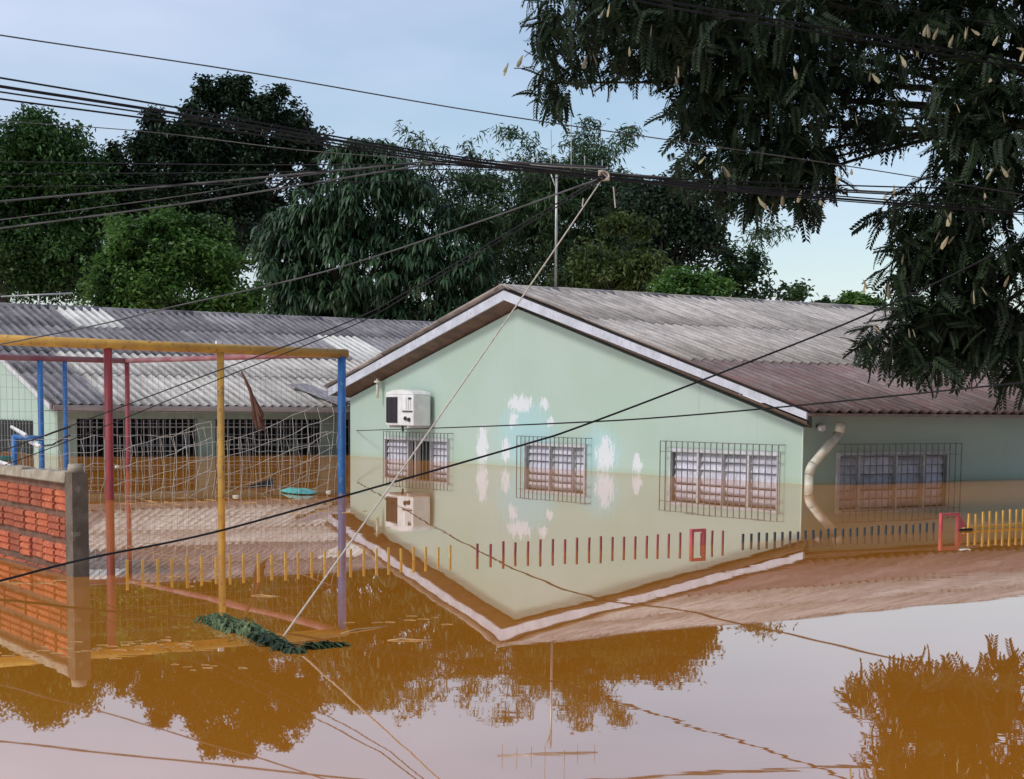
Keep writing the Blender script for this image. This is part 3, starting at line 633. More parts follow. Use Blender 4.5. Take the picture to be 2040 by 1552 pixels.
p0, p1, p2 = on_water(490, 972), on_water(543, 970), on_water(538, 970)
db = empty('floating_board', p0, 0, 'dark wedge of board tilted out of the water behind the mesh', 'board'); q1, q2 = p1-p0, p2-p0
MB().add([(0, 0, -.02), tuple(q1+np.array([0, 0, -.02])), tuple(q1+np.array([0, .02, .10])), (0, .02, .012), (0, .1, -.02), tuple(q1+np.array([0, .1, -.02])), tuple(q1+np.array([0, .12, .10])), (0, .12, .012)],
         [(0, 1, 2, 3), (7, 6, 5, 4), (3, 2, 6, 7), (0, 4, 5, 1), (1, 5, 6, 2), (0, 3, 7, 4)]).build('board', M['black'], db)
for (x, y, lab) in ((470, 990, 'pale foam scrap floating beside the yellow post'), (655, 981, 'pale foam scrap floating beside the blue post'), (233, 930, 'pale foam scrap floating between the two red posts')):
    c = on_water(x, y); so_ = empty('foam_scrap', c, 0, lab, 'scrap')
    vv = [(math.cos(a)*.034*random.uniform(.7, 1.3), math.sin(a)*.035*random.uniform(.7, 1.3)) for a in np.linspace(0, 2*math.pi, 8)[:-1]]
    bevel(MB().prism(vv, 2, -.01, .018).build('scrap', M['foam'], so_), .01, 2)
def stick(x0, y0, x1, y1, r, lab, mt='twig'):
    a, b = on_water(x0, y0), on_water(x1, y1); e_ = empty('floating_stick', a, 0, lab, 'stick'); d = b-a
    MB().tube([(0, 0, .0), tuple(d*.3+np.array([0, .012, .004])), tuple(d*.65+np.array([0, -.01, .002])), tuple(d)], [r*.7, r, r*.9, r*.4], 6).build('stick', M[mt], e_, True)
stick(680, 1262, 775, 1246, .004, 'thin pale stick floating right of the plant clump'); stick(772, 1276, 862, 1275, .0035, 'thin straight straw floating to the right, below the roof reflection')
stick(500, 1187, 560, 1188, .003, 'short straw floating below the yellow pickets'); stick(0, 1113, 150, 1150, .007, 'pale stick lying along the foot of the brick wall', 'frond')
# loose straw; the front lines stand in for the yellow rail's reflection: too many to count
mb = MB()
for cx, cy, sx, sy, n in ((90, 1300, 160, 12, 26), (300, 1285, 120, 9, 26), (420, 1330, 100, 10, 8), (60, 1160, 60, 6, 10), (800, 1235, 70, 10, 8), (330, 1155, 120, 8, 10), (640, 1020, 60, 5, 6), (300, 1000, 120, 10, 16), (500, 1000, 120, 10, 10)):
    for k in range(n):
        x, y = random.gauss(cx, sx*.6), random.gauss(cy, sy*.6); p = on_water(x, max(y, 960)); a = random.gauss(.1, .3); l = random.uniform(.02, .075)*(p[1]/8); dx = np.array([math.cos(a)*l, math.sin(a)*l, 0])
        mb.tube([p+np.array([0, 0, .0008]), p+dx*.5+np.array([0, .004, .0012]), p+dx], .0018*(p[1]/8), 4)
tag(mb.build('floating_straw', M['twig']), 'scattered straw and yellow rail reflection streaks on the brown water below the brick wall', kind='stuff')

# ================================================================== playground bits at the left edge
pl = empty('climbing_frame', at_depth(30, 915, 17.5)*np.array([1, 1, 0]), 0, 'blue and green tubular climbing frame with white boards at the left edge', 'climbing frame')
pb = np.array(pl.location); q = lambda x, y, d=17.5: at_depth(x, y, d)-pb
MB().tube([q(28, 868), q(30, 965)], .032, 10).build('upright', M['blue'], pl, True); MB().tube([q(26, 870), q(84, 874)], .03, 10).build('cross_bar', M['blue'], pl, True)
MB().tube([q(-60, 912), q(29, 914)], .03, 10).build('lower_bar', plain('green_paint', (.05, .22, .17), (.04, .16, .13), 5, .5), pl, True)
MB().tube([q(-60, 868, 18.2), q(-60, 985, 18.2)], .032, 10).build('upright', M['blue'], pl, True)
for a, b_ in (((22, 850), (52, 868)), ((58, 880), (80, 890)), ((-20, 914), (20, 928))):
    MB().tube([q(*a, 17.3), q(*b_, 17.2)], [.018, .026], 4).build('board', M['white'], pl)
MB().tube([q(90, 868, 16.9), q(105, 862, 16.9), q(140, 850, 16.9)], .012, 6).build('strap', M['black'], pl, True); MB().tube([q(89, 888, 16.9), q(105, 886, 16.9), q(140, 866, 16.9)], .012, 6).build('strap', M['black'], pl, True)

# ================================================================== aerials
ap = on_plane(1107, 578, W(0, UA, 0), GV); an = empty('roof_aerial', (ap[0], ap[1], ap[2]-.1), 0, 'tall television aerial on a thin mast rising from the house ridge', 'aerial')
pa = np.array(an.location); q = lambda x, y: at_depth(x, y, ap[1])-pa
MB().tube([(0, 0, 0), tuple(q(1109, 345))], .019, 8).build('mast', M['alum'], an, True); MB().tube([q(1109, 378), q(1097, 345)], .012, 6).build('brace', M['alum'], an, True)
MB().tube([q(1000, 326), q(1207, 336)], .014, 6).build('boom', M['alum'], an, True)
for x, y0, y1 in ((1010, 300, 350), (1040, 300, 345), (1098, 258, 348), (1138, 205, 340), (1165, 310, 355), (1200, 318, 352), (1070, 305, 345)):
    MB().tube([q(x, y0)+np.array([0, .016, 0]), q(x, y1)+np.array([0, .016, 0])], .007, 5).build('element', M['alum'], an)
ap2 = W(0, 19.0, 0); ap2 = on_plane(77, 612, ap2, GV); an2 = empty('roof_aerial', (ap2[0], ap2[1], ap2[2]-.1), 0, 'low television aerial with one long boom above the wing roof', 'aerial')
pa = np.array(an2.location); q = lambda x, y: at_depth(x, y, ap2[1])-pa
MB().tube([(0, 0, 0), tuple(q(77, 588))], .02, 8).build('mast', M['alum'], an2, True); MB().tube([q(2, 591), q(145, 584)], .02, 6).build('boom', M['alum'], an2, True)
for x in (35, 55, 118): MB().tube([q(x, 580)+np.array([0, .03, 0]), q(x, 596)+np.array([0, .03, 0])], .01, 5).build('element', M['alum'], an2)

# ================================================================== overhead cables
def smooth_path(pts, k=6):
    P = [np.array(p, float) for p in pts]; P = [2*P[0]-P[1]]+P+[2*P[-1]-P[-2]]; out = []
    for i in range(1, len(P)-2):
        for j in range(k):
            t = j/k; a, b, c, d = P[i-1], P[i], P[i+1], P[i+2]
            out.append(.5*((2*b)+(-a+c)*t+(2*a-5*b+4*c-d)*t*t+(-a+3*b-3*c+d)*t**3))
    out.append(P[-2]); return out
def cable(name, label, pts, r, mat='cable', cat='cable', group=None, n=6):
    P = smooth_path(pts); b = P[0]; o = MB().tube([p-b for p in P], r, n).build(name, M[mat], None, True, b)
    return tag(o, label, cat, group)
SU = -6.55
su = lambda pts, u=SU: [on_plane(x, y, W(0, u, 0), GV) for x, y in pts]
cable('overhead_cable', 'topmost single cable crossing the blue sky from upper left', su([(-160, 40), (0, 70), (500, 145), (1000, 230), (1650, 325), (2040, 388), (2300, 430)]), .0036, 'greycable')
cable('overhead_cable', 'upper cable of the black bundle left of the dark tree', su([(-160, 128), (0, 155), (350, 214), (850, 303), (1200, 345), (1600, 385), (2040, 418), (2300, 440)]), .0048)
cable('overhead_cable', 'thick black cable, second in the bundle at the left edge', su([(-160, 144), (0, 172), (350, 226), (850, 308), (1200, 352), (1600, 390), (2040, 424), (2300, 446)], SU-.03), .0075)
cable('overhead_cable', 'third cable of the bundle at the left edge, just under the thick one', su([(-160, 155), (0, 183), (350, 234), (850, 314), (1200, 356), (1600, 394), (2040, 428), (2300, 450)], SU-.06), .0042)
cable('overhead_cable', 'lowest cable of the four in the bundle at the left edge', su([(-160, 170), (0, 197), (350, 244), (850, 318), (1200, 354), (1600, 378), (2040, 400), (2300, 412)], SU+.04), .0048)
cable('overhead_cable', 'lashed cable under the bundle between the aerial and the tree', su([(860, 325), (1000, 336), (1200, 348), (1330, 356), (1640, 368), (2040, 380), (2300, 390)], SU+.02), .0052)
cable('overhead_cable', 'short stiff cable along the top of the bundle near the aerial', su([(1000, 322), (1100, 328), (1205, 333)], SU-.10), .007, 'greycable')
cable('overhead_cable', 'upper of the two cables across the tree at the top right', su([(1180, -30), (1320, 2), (1640, 55), (2040, 126), (2300, 170)]), .0075)
cable('overhead_cable', 'lower of the two cables across the tree at the top right', su([(1180, -22), (1320, 12), (1640, 66), (2040, 137), (2300, 180)], SU-.04), .0065)
cable('overhead_cable', 'thin cable high in the tree at the top right corner', su([(1560, -40), (1800, 18), (1930, 40), (2040, 52), (2300, 70)]), .004)
def yp(Y, pts): return [at_depth(x, y, Y) for x, y in pts]
cable('overhead_cable', 'pale cable rising from the left edge to the bundle, upper of the pair', yp(19.5, [(-150, 412), (0, 401), (430, 362), (700, 337), (870, 322), (1000, 328), (1200, 344), (1640, 376), (2040, 396), (2300, 410)]), .013, 'greycable')
cable('overhead_cable', 'pale cable rising from the left edge to the bundle, lower of the pair', yp(13., [(-150, 474), (0, 455), (350, 408), (640, 362), (900, 322), (1000, 330)]), .0075, 'greycable')
cable('overhead_cable', 'thin dark cable between the pale pair over the left trees', yp(13.2, [(-150, 455), (0, 438), (350, 392), (620, 348), (860, 320)]), .0045, 'greycable')
cable('overhead_cable', 'thin cable sloping over the crown of the leftmost tree', yp(12., [(-150, 230), (0, 241), (300, 263), (600, 299), (860, 318)]), .0036, 'greycable')
for y0, y1, r, w_ in ((322, 330, .0048, 'upper'), (346, 338, .0045, 'middle'), (372, 358, .0042, 'lower')):
    cable('overhead_cable', w_+' of three level black cables in front of the left trees', yp(12.5, [(-150, y0), (0, y0), (450, (y0+y1)/2+2), (950, y1), (1200, 352)]), r)
cable('service_drop', 'cable sloping down over the left wing roof from the aerial', [at_depth(1200, 354, 9.2), at_depth(1150, 372, 9.8), at_depth(930, 450, 11.), at_depth(640, 543, 11.5), at_depth(340, 612, 12), at_depth(200, 646, 12.2), at_depth(0, 686, 12.5), at_depth(-150, 712, 12.7)], .0055, 'greycable')
cable('service_drop', 'upper of two dark cables crossing the yellow top rail', [at_depth(1202, 352, 9.2), at_depth(1110, 405, 9.8), at_depth(830, 570, 11), at_depth(690, 643, 11.4), at_depth(430, 740, 12), at_depth(270, 800, 12.4), at_depth(120, 856, 12.8), at_depth(0, 900, 13)], .0045)
cable('service_drop', 'lower of two dark cables crossing the yellow top rail', [at_depth(1204, 354, 9.2), at_depth(1110, 412, 9.8), at_depth(830, 578, 11.1), at_depth(700, 650, 11.5), at_depth(430, 758, 12.1), at_depth(300, 812, 12.5), at_depth(120, 885, 12.9), at_depth(0, 930, 13.1)], .004)
cable('fallen_cable', 'black cable hanging from the tree across the gable down to the brick wall', [at_depth(2300, 350, 10.6), at_depth(2040, 478, 10.4), at_depth(1738, 622, 10.1), at_depth(1400, 757, 9.7), at_depth(1155, 850, 9.4), at_depth(1050, 884, 9.25), at_depth(722, 978, 8.7), at_depth(420, 1062, 8.2), at_depth(172, 1113, 7.85), at_depth(0, 1157, 7.55), at_depth(-150, 1190, 7.2)], .0065)
cable('wall_cable', 'thin dark cable stretched level across the gable wall below the air conditioner', [W(-.02, loc(on_plane(712, 858, C0, RV))[1], on_v(712, 858)[2]), at_depth(1050, 846, 15.5), at_depth(1400, 825, 13.5), at_depth(2000, 766, 11.6), at_depth(2300, 730, 11)], .0075)
cable('pale_rope', 'pale rope running from the cable bundle down to the floating plant', [on_plane(1203, 352, W(0, SU, 0), GV)*(1-k/6)+on_water(563, 1270)*k/6-np.array([0, 0, .02*math.sin(math.pi*k/6)]) for k in range(7)], .0042, 'rope', 'rope')
kn = on_plane(1203, 350, W(0, SU-.05, 0), GV); kk = empty('cable_clamp', kn, 0, 'pale tangled clamp on the cable bundle where the rope starts', 'clamp')
for k in range(4): MB().tube([(.03*math.cos(a+k), .02*math.sin(2*a+k), .026*math.sin(a)) for a in np.linspace(0, 5.6, 9)], .006, 5).build('coil', M['rope'], kk, True)
for x0, y0, x1, y1 in ((1162, 395, 1160, 412), (1222, 372, 1226, 414)): MB().tube([at_depth(x0, y0, kn[1])-kn, at_depth(x1, y1, kn[1])-kn], .004, 5).build('loose_end', M['rope'], kk)

# ================================================================== trees
def rand_rot(n, droop):
    """leaf frames: direction d, normal nrm"""
    a = rng.uniform(0, 2*np.pi, n); el = rng.normal(-droop, .45, n)
    d = np.stack([np.cos(a)*np.cos(el), np.sin(a)*np.cos(el), np.sin(el)], 1)
    s = np.stack([-np.sin(a), np.cos(a), np.zeros(n)], 1); roll = rng.normal(0, .6, n)
    up = np.cross(s, d); up = np.where(up[:, 2:3] < 0, -up, up)
    s2 = s*np.cos(roll)[:, None]+up*np.sin(roll)[:, None]; nrm = np.cross(s2, d); nrm = np.where(nrm[:, 2:3] < 0, -nrm, nrm)
    return d, s2, nrm
def leaves(P, ll, lw, droop, fold=.25):
    n = len(P); d, s, nrm = rand_rot(n, droop); L_ = (ll*rng.uniform(.65, 1.25, n))[:, None]; w = (lw*rng.uniform(.7, 1.2, n))[:, None]
    mid = P+d*L_*.45
    V = np.stack([P, mid+s*w*.5+nrm*w*fold, P+d*L_-np.array([0, 0, 1.])*L_*.12, mid-s*w*.5+nrm*w*fold], 1).reshape(-1, 3)
    i = np.arange(n)[:, None]*4; T_ = np.concatenate([i+np.array([[0, 2, 1]]), i+np.array([[0, 3, 2]])], 0)
    return V, T_
def blob3(b, Y):
    cx, cy, rx, ry = b[:4]; d = Y+(b[4] if len(b) > 4 else 0); c = at_depth(cx, cy, d); k = d/F_PX
    return c, np.array([rx*k, (rx+ry)/2*k*.85, ry*k]), (b[5] if len(b) > 5 else 1.)
def crown_points(blobs, Y, ncl, nleaf, crad):
    B = [blob3(b, Y) for b in blobs]; wt = np.array([r[0]*r[2]*q for _, r, q in B]); wt /= wt.sum(); out = []; cen = []
    for (c, r, q), w in zip(B, wt):
        n = max(3, int(ncl*w)); kb = int(np.clip(n/6, 3, 13)); bd = rng.normal(size=(kb, 3)); bd /= np.linalg.norm(bd, axis=1)[:, None]; bl = rng.uniform(.72, 1.26, kb)   # boughs
        ib = rng.integers(0, kb, n); u = bd[ib]+.33*rng.normal(size=(n, 3)); u /= np.linalg.norm(u, axis=1)[:, None]; rad = rng.uniform(.3, 1., n)**.5*bl[ib]
        cc = c+u*r*rad[:, None]*(1+.07*rng.normal(size=(n, 1))); cen.append(cc)
        m_ = rng.poisson(nleaf, n); cr_ = min(crad, .5*min(r[0], r[2]))
        idx = np.repeat(np.arange(n), m_); out.append(cc[idx]+np.clip(rng.normal(size=(len(idx), 3)), -1.7, 1.7)*cr_*np.array([1, 1, .65])*rng.uniform(.45, 1.25, n)[idx][:, None])
    return np.concatenate(out), np.concatenate(cen), B
def tree(name, label, blobs, Y, trunk, ncl, nleaf, crad, ll, lw, droop, mat, cat='tree', group='trees behind the houses', tr=.18, rosette=False, limbs=10):
    base = at_depth(trunk[0], trunk[1], Y); base[2] = 0
    P, cen, B = crown_points(blobs, Y, ncl, nleaf, crad)
    P = P[P[:, 2] > .3]
    t = empty(name, base, 0, label, cat, group)
    if rosette:                                   # whorls of long drooping leaves
        cc = np.repeat(cen, nleaf, 0)+rng.normal(size=(len(cen)*nleaf, 3))*.04; a = rng.uniform(0, 2*np.pi, len(cc)); el = rng.normal(.05, .35, len(cc))
        d = np.stack([np.cos(a)*np.cos(el), np.sin(a)*np.cos(el), np.sin(el)], 1); s = np.stack([-np.sin(a), np.cos(a), np.zeros(len(cc))], 1); n = len(cc)
        L_ = (ll*rng.uniform(.7, 1.3, n))[:, None]; w = (lw*rng.uniform(.8, 1.2, n))[:, None]; z = np.array([0, 0, 1.])
        p1 = cc+d*L_*.45-z*L_*.02; p2 = cc+d*L_*.8-z*L_*.36; p3 = cc+d*L_*.95-z*L_*.72
        V = np.stack([cc, p1+s*w*.5, p1-s*w*.5, p2+s*w*.42, p2-s*w*.42, p3], 1).reshape(-1, 3); i = np.arange(n)[:, None]*6
        T_ = np.concatenate([i+np.array([[0, 1, 2]]), i+np.array([[1, 3, 2]]), i+np.array([[2, 3, 4]]), i+np.array([[3, 5, 4]])], 0)
    else: V, T_ = leaves(P, ll, lw, droop)
    cr = link('crown', np_mesh('crown', V-base, T_, mat), t)
    top = B[0][0]; fork = base+(top-base)*np.array([.6, .6, .55])
    tk = MB().tube([(0, 0, -1.2), (0, 0, .5), tuple((fork-base)*np.array([.5, .5, .5])+np.array([.1, 0, 0])), tuple(fork-base)], [tr*1.3, tr, tr*.8, tr*.6], 9).build('trunk', M['bark'], t, True)
    ends = [b_[0] for b_ in B]+[cen[int(k)] for k in rng.integers(0, len(cen), limbs)]
    for e_ in ends:
        a = fork-base+(0 if rng.random() < .5 else -1)*(fork-base)*.25*rng.random(); e2 = e_-base; mid = (a+e2)/2+np.array([0, 0, .12*np.linalg.norm(e2-a)])
        MB().tube(smooth_path([a, mid, e2], 3), np.linspace(tr*.42, tr*.06, 7), 6).build('limb', M['bark'], t, True)
    return t
G1 = leafmat('leaves_dark', (.018, .050, .014), (.050, .115, .028), (.014, .032, .014), .22)
G2 = leafmat('leaves_blackgreen', (.010, .026, .013), (.026, .055, .022), (.008, .018, .012), .18)
G3 = leafmat('leaves_bright', (.055, .135, .024), (.125, .24, .05), (.03, .07, .018), .3)
G4 = leafmat('leaves_mango', (.022, .055, .022), (.060, .115, .050), (.015, .036, .018), .2)
G7 = leafmat('leaves_yellowgreen', (.05, .085, .02), (.12, .155, .04), (.03, .055, .018), .3)
G5 = leafmat('leaves_bamboo', (.035, .075, .028), (.075, .13, .05), (.022, .05, .02), .3)
G6 = leafmat('leaves_acacia', (.009, .019, .007), (.022, .044, .014), (.008, .015, .007), .22, .65)
tree('broadleaf_tree', 'dense rounded dark green tree at the far left edge', [(70, 315, 130, 80), (150, 390, 85, 95), (40, 290, 90, 50), (-60, 420, 150, 160), (60, 500, 160, 110), (-150, 330, 120, 110)], 76, (-60, 600), 600, 130, .58, .28, .14, .35, leafmat('leaves_midgreen', (.020, .060, .015), (.060, .140, .030), (.016, .045, .014), .25), tr=.35)
tree('broadleaf_tree', 'tall blackish green tree with pointed crown tips standing above the others', [(455, 255, 95, 90), (540, 290, 75, 90), (380, 300, 80, 70), (300, 330, 60, 70), (580, 260, 25, 55, 0, 1.5), (430, 390, 190, 60), (440, 460, 170, 60), (255, 330, 35, 45), (312, 265, 16, 50, 0, 2), (410, 205, 18, 40, 0, 2), (460, 180, 22, 25, 0, 2), (505, 205, 20, 30, 0, 2), (610, 330, 25, 60), (330, 420, 110, 60), (355, 262, 14, 34, 0, 2), (382, 240, 15, 34, 0, 2), (430, 190, 16, 34, 0, 2), (482, 182, 15, 32, 0, 2), (532, 222, 14, 36, 0, 2), (558, 215, 13, 36, 0, 2), (596, 280, 13, 36, 0, 2), (622, 330, 12, 32, 0, 2), (236, 318, 14, 34, 0, 2), (275, 300, 13, 40, 0, 2), (292, 285, 11, 34, 0, 2)], 78, (420, 640), 900, 85, .40, .27, .14, .1, G2, tr=.4, limbs=16)
tree('broadleaf_tree', 'bright green bushy tree rising behind the wing roof', [(300, 500, 105, 80), (410, 520, 100, 75), (250, 560, 60, 70), (360, 590, 150, 55), (460, 590, 60, 40), (270, 450, 50, 30), (350, 455, 60, 30)], 46, (330, 660), 330, 110, .25, .17, .09, .15, G3, tr=.16)
tree('mango_tree', 'broad mango tree with drooping whorls of leaves left of the gable', [(640, 440, 115, 75), (740, 400, 120, 110), (840, 420, 90, 90), (700, 540, 190, 100), (850, 560, 130, 90), (740, 310, 70, 45), (590, 520, 80, 90), (920, 560, 70, 80), (650, 610, 130, 50), (800, 630, 150, 40), (690, 290, 40, 30, 0, 1.2)], 62, (740, 660), 1600, 17, .5, .48, .09, .2, G4, tr=.35, rosette=True)
# bamboo
def bamboo():
    Y = 66.; base = at_depth(1120, 640, Y); base[2] = 0
    t = empty('bamboo_clump', base, 0, 'feathery bamboo clump with thin upright culms behind the house', 'bamboo'); pts = []
    for k in range(64):
        x0 = random.gauss(1085, 110); xt = x0+random.gauss(0, 55)+(x0-1090)*.45; yt = random.uniform(320, 470)+abs(xt-1120)*.18; d = Y+random.uniform(-2.5, 2.5)
        b = at_depth(x0, 640, d); b[2] = -.5; e_ = at_depth(xt, yt, d+random.uniform(-1, 1)); P_ = smooth_path([b, b*.35+e_*.65+np.array([(b-e_)[0]*.25, 0, .3]), e_, e_+np.array([random.gauss(0, .5), random.gauss(0, .4), -random.uniform(0, .5)])], 5)
        MB().tube(P_, np.linspace(.045, .008, len(P_)), 5).build('culm', M['culm'], t, True)
        for q_ in range(34):
            s = random.random()**.7*(len(P_)-1)*.82+(len(P_)-1)*.18; i = min(int(s), len(P_)-2); c = P_[i]+(P_[i+1]-P_[i])*(s-i); sp = .12+.26*random.random()
            pts.append(c+rng.normal(size=(random.randint(10, 24), 3))*np.array([sp, sp, sp*.6])+np.array([random.gauss(0, .35), random.gauss(0, .35), -.1]))
    for xt, yt in ((800, 240), (832, 262), (880, 285), (930, 275), (968, 262), (1012, 248), (1055, 262), (1082, 300), (1168, 232), (1190, 238), (1232, 262), (1255, 242), (1205, 290), (1140, 262)):
        x0 = 1085+(xt-1060)*.55+random.gauss(0, 10); d = Y+random.uniform(-1.5, 1.5); b = at_depth(x0, 640, d); b[2] = -.5; e_ = at_depth(xt, yt, d)
        P_ = smooth_path([b, b*.4+e_*.6+np.array([(b-e_)[0]*.22, 0, .3]), e_], 7); MB().tube(P_, np.linspace(.05, .008, len(P_)), 5).build('culm', M['culm'], t, True)
        for q_ in range(26):
            s = (len(P_)-1)*(1-.45*random.random()**1.3); i = min(int(s), len(P_)-2); c = P_[i]+(P_[i+1]-P_[i])*(s-i); w_ = .12+.55*(1-s/(len(P_)-1))
            pts.append(c+np.array([random.gauss(0, w_), random.gauss(0, w_), -.1])+np.clip(rng.normal(size=(random.randint(10, 18), 3)), -1.6, 1.6)*np.array([.2, .2, .13]))
    P, _, _ = crown_points([(1150, 330, 60, 60), (1120, 450, 130, 90), (1090, 540, 150, 60), (1200, 520, 90, 80), (960, 420, 50, 90, 0, .3)], Y, 190, 34, .34)
    P = np.concatenate(pts+[P]); P = P[P[:, 2] > .3]; V, T_ = leaves(P, .34, .07, .5); link('foliage', np_mesh('foliage', V-base, T_, G5), t)
bamboo()
tree('broadleaf_tree', 'yellowish green bushy tree just behind the ridge, right of the aerial', [(1240, 455, 48, 26), (1268, 535, 40, 34), (1205, 530, 46, 55), (1275, 570, 45, 25), (1160, 565, 50, 30)], 46, (1220, 640), 150, 60, .28, .2, .07, .4, G7, tr=.12, limbs=4)
tree('broadleaf_tree', 'dark tree with leaning trunk behind the ridge, left of the small airy tree', [(1340, 450, 70, 60), (1390, 460, 45, 60), (1290, 420, 60, 50), (1330, 390, 60, 35), (1300, 520, 50, 40)], 58, (1295, 640), 420, 44, .32, .2, .11, .3, G2, tr=.22)
tree('broadleaf_tree', 'small airy tree with open crown at the right end of the tree line', [(1450, 530, 75, 40), (1520, 555, 60, 32), (1470, 500, 45, 25), (1555, 580, 42, 26, 0, 1.6), (1420, 570, 60, 30), (1490, 590, 80, 20)], 60, (1450, 650), 120, 26, .28, .24, .13, .2, G1, tr=.12)
tree('shrub', 'light green shrub peeping over the ridge below the small airy tree', [(1350, 575, 40, 35), (1420, 580, 35, 35), (1385, 590, 50, 25)], 41, (1380, 650), 150, 60, .2, .14, .09, .2, G3, cat='shrub', group='shrubs behind the houses', tr=.06, limbs=2)
tree('broadleaf_tree', 'tiny far tree top above the ridge beside the foreground foliage', [(1700, 602, 30, 16), (1735, 606, 25, 12)], 85, (1710, 650), 120, 40, .3, .28, .18, .2, G3, tr=.15, limbs=3)
tree('broadleaf_tree', 'faint distant tree tips just right of the airy tree', [(1625, 608, 8, 8), (1650, 606, 9, 12)], 120, (1640, 650), 40, 30, .3, .3, .2, .2, G1, tr=.12, limbs=2)

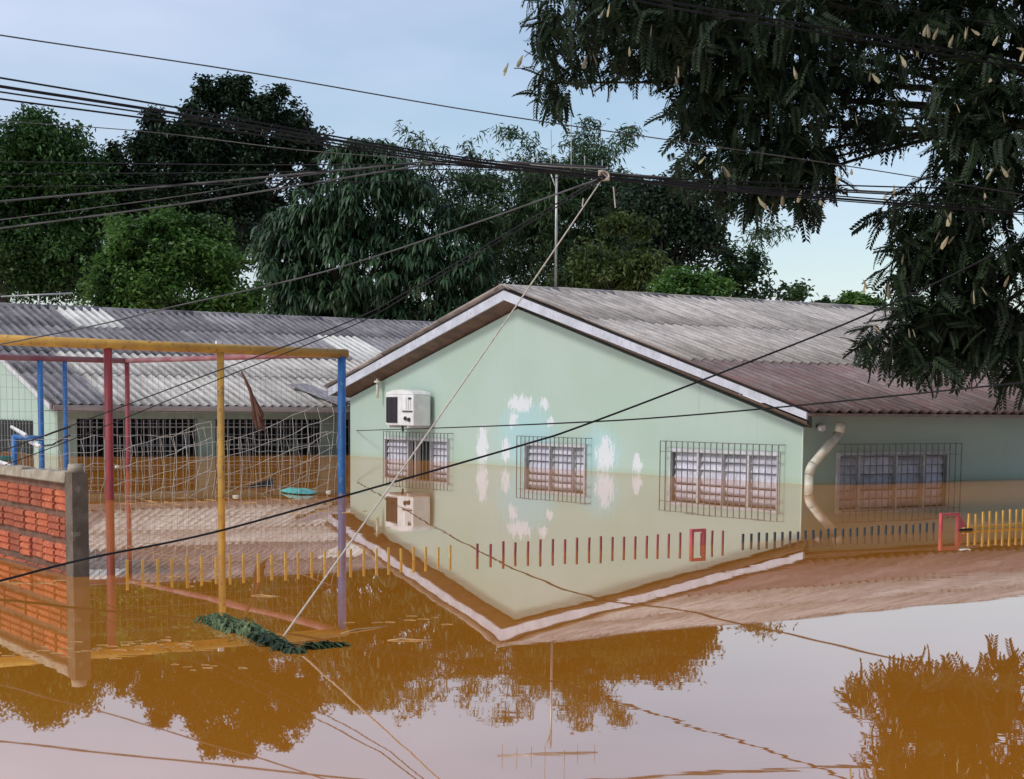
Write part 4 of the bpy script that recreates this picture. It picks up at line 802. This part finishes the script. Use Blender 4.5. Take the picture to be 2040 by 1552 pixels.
# foreground tree: compound leaves and pale pods
def fg_tree():
    base = np.array([7.4, 15.0, 0]); t = empty('street_tree', base, 0, 'dark feathery street tree with pale seed pods overhanging from the right', 'tree')
    blobs = [(1260, 40, 190, 105), (1250, -80, 220, 90), (1105, 165, 38, 48, 0, .9), (1085, 60, 25, 70, 0, .9), (1450, 55, 200, 120), (1390, 190, 62, 80), (1540, 190, 150, 95), (1470, 325, 130, 55), (1580, 330, 90, 90, 0, 1.1), (1480, 385, 90, 30, 0, .7), (1700, 30, 150, 60, .8, .7), (1700, 140, 120, 45, .3), (1750, 240, 80, 45),
             (1900, 60, 150, 90, .5), (1950, 190, 110, 90), (1960, 320, 110, 100), (1890, 420, 120, 75), (1850, 500, 100, 55), (1960, 540, 120, 90), (1860, 620, 110, 45), (1970, 655, 110, 75), (1800, 672, 90, 38), (1850, 705, 90, 28), (2020, 735, 40, 40), (1930, 625, 110, 60),
             (1760, 425, 22, 30, 0, .6), (1800, 545, 50, 30, 0, .8), (1700, -80, 420, 80, .8, .6), (2180, 100, 140, 260, .8, .6), (2190, 480, 140, 250, .8, .6), (2200, -150, 350, 160, 1.5, .4), (2330, 350, 160, 350, 1.4, .5), (2000, -420, 420, 260, 2.0, 1.), (1800, -600, 480, 260, .8, .9), (1950, -420, 450, 230, 4.2, .9), (2400, -460, 450, 300, 3., 1.), (2550, -250, 420, 420, 1.5, 1.), (2500, 330, 330, 430, 2.2, 1.4), (2350, -700, 600, 300, 2.5, .7), (2700, 300, 330, 500, 4.5, 1.2), (2860, -100, 480, 650, -3.4, 1.), (2500, -950, 600, 300, -1.5, .8), (3000, 250, 420, 600, .5, 1.), (1480, 250, 60, 40, .5, .4), (1650, 300, 26, 50, 0, .7)]  # the large off-frame blobs are unseen canopy added to shade the street-side wall
    Y = 12.6; C = []; cen = []
    for b in blobs:
        c, r, q = blob3(b, Y); n = int(b[2]*b[3]*math.pi/2100*20*q*(.36 if b[0] > 2060 or b[1] < -60 else 1)); u = rng.normal(size=(n, 3)); u /= np.linalg.norm(u, axis=1)[:, None]
        C.append(c+u*r*np.array([1, 1.5, 1])*(rng.uniform(0, 1, n)**.42)[:, None]); cen.append(c)
    C = np.concatenate(C); n = len(C)
    # template: rachis along +x curving down, pairs of leaflets
    tv = []; tt = []; npair = 9
    for k in range(npair):
        f = (k+.8)/npair; x = .26*f; z = -.09*f*f; ll = .075*(1-.35*abs(f-.45))
        for sg in (-1, 1):
            b0 = len(tv); a = 1.0-.25*f; dx, dy = math.cos(a), math.sin(a)*sg; px, py = -dy, dx; wd = .0145
            tv += [(x, 0, z), (x+dx*ll*.5+px*wd, dy*ll*.5+py*wd, z-.006), (x+dx*ll, dy*ll, z-.022), (x+dx*ll*.5-px*wd, dy*ll*.5-py*wd, z-.006)]; tt += [(b0, b0+1, b0+2), (b0, b0+2, b0+3)]
    b0 = len(tv); tv += [(0, 0, 0), (.13, .002, -.03), (.26, 0, -.09), (.13, -.002, -.03)]; tt += [(b0, b0+1, b0+2), (b0, b0+2, b0+3)]
    tv, tt = np.array(tv), np.array(tt)
    a = rng.uniform(0, 2*np.pi, n); el = rng.normal(-.5, .5, n); roll = rng.normal(0, .5, n); sc = rng.uniform(.5, .98, n)*np.where((C[:, 2] > 4.6) | (C[:, 0]/C[:, 1] > .36), 2.4, 1.)
    d = np.stack([np.cos(a)*np.cos(el), np.sin(a)*np.cos(el), np.sin(el)], 1); s = np.stack([-np.sin(a), np.cos(a), np.zeros(n)], 1); up = np.cross(d, s)
    s2 = s*np.cos(roll)[:, None]+up*np.sin(roll)[:, None]; up2 = np.cross(d, s2)
    V = C[:, None, :]+sc[:, None, None]*(tv[None, :, 0:1]*d[:, None]+tv[None, :, 1:2]*s2[:, None]+tv[None, :, 2:3]*up2[:, None])
    T_ = (np.arange(n)[:, None, None]*len(tv)+tt[None]).reshape(-1, 3)
    link('crown', np_mesh('crown', V.reshape(-1, 3)-base, T_, G6), t)
    fork = np.array([6.6, 14.4, 3.1])
    MB().tube([(0, 0, -1.3), (-.05, -.05, 1.), tuple((fork-base)*.7), tuple(fork-base)], [.3, .24, .2, .17], 12).build('trunk', M['bark'], t, True)
    for c in cen:
        f_ = fork-base+np.array([0, 0, random.uniform(-.6, .3)]); e_ = c-base; mid = (f_+e_)/2+np.array([0, 0, .35]); Pp = smooth_path([f_, mid, e_], 4)
        MB().tube(Pp, np.linspace(.05, .006, len(Pp)), 6).build('limb', M['bark'], t, True)
    for a_, b_ in (((1062, 132), (1024, 136)), ((1070, 112), (1044, 100))): MB().tube([at_depth(*a_, 11.6)-base, at_depth((a_[0]+b_[0])/2, (a_[1]+b_[1])/2+2, 11.55)-base, at_depth(*b_, 11.55)-base], .004, 5).build('limb', M['bark'], t, True)
    pods = [(1045, 118), (1020, 140), (1012, 133), (1213, 20), (1580, 150), (1735, 155), (1795, 118), (1812, 118), (1825, 120), (1850, 60), (1865, 75), (1910, 75), (1922, 68), (1935, 70), (1980, 85), (2030, 105), (1970, 165), (1910, 210), (2035, 110), (1300, 60), (1180, 120), (1660, 350), (1690, 360), (1700, 345), (1785, 380), (1770, 390), (1880, 430), (1892, 440), (1905, 480), (1885, 483), (1800, 520), (1995, 475), (1720, 570), (1775, 590), (1870, 475), (1740, 655), (1725, 690), (1810, 668), (1950, 440), (2015, 345), (1985, 340), (1960, 400), (1560, 395), (1600, 390), (1630, 400), (1515, 405), (1540, 410), (1410, 330), (1440, 340), (1350, 150), (1250, 110), (1700, 240), (1990, 230), (2010, 560), (1950, 585)]
    me = MB().add([(0, 0, 0), (.010, .003, -.035), (.019, 0, -.085), (.012, 0, -.125), (-.012, 0, -.125), (-.019, 0, -.085), (-.010, .003, -.035), (0, .006, -.085), (0, -.006, -.085)],
                  [(0, 1, 7), (1, 2, 7), (2, 3, 7), (3, 4, 7), (4, 5, 7), (5, 6, 7), (6, 0, 7), (1, 0, 8), (2, 1, 8), (3, 2, 8), (4, 3, 8), (5, 4, 8), (6, 5, 8), (0, 6, 8)]).mesh('seed_pod', M['pod'])
    for x, y in pods:
        for k in range(random.choice((1, 1, 2))):
            p = at_depth(x+random.gauss(0, 5), y-14+random.gauss(0, 5), 11.55+random.uniform(-.25, .15))
            o = link('seed_pod', me, t, p-base, (random.gauss(0, .35), random.gauss(0, .45), random.uniform(0, 6.28))); o.scale = [random.uniform(.55, .95)]*3
fg_tree()
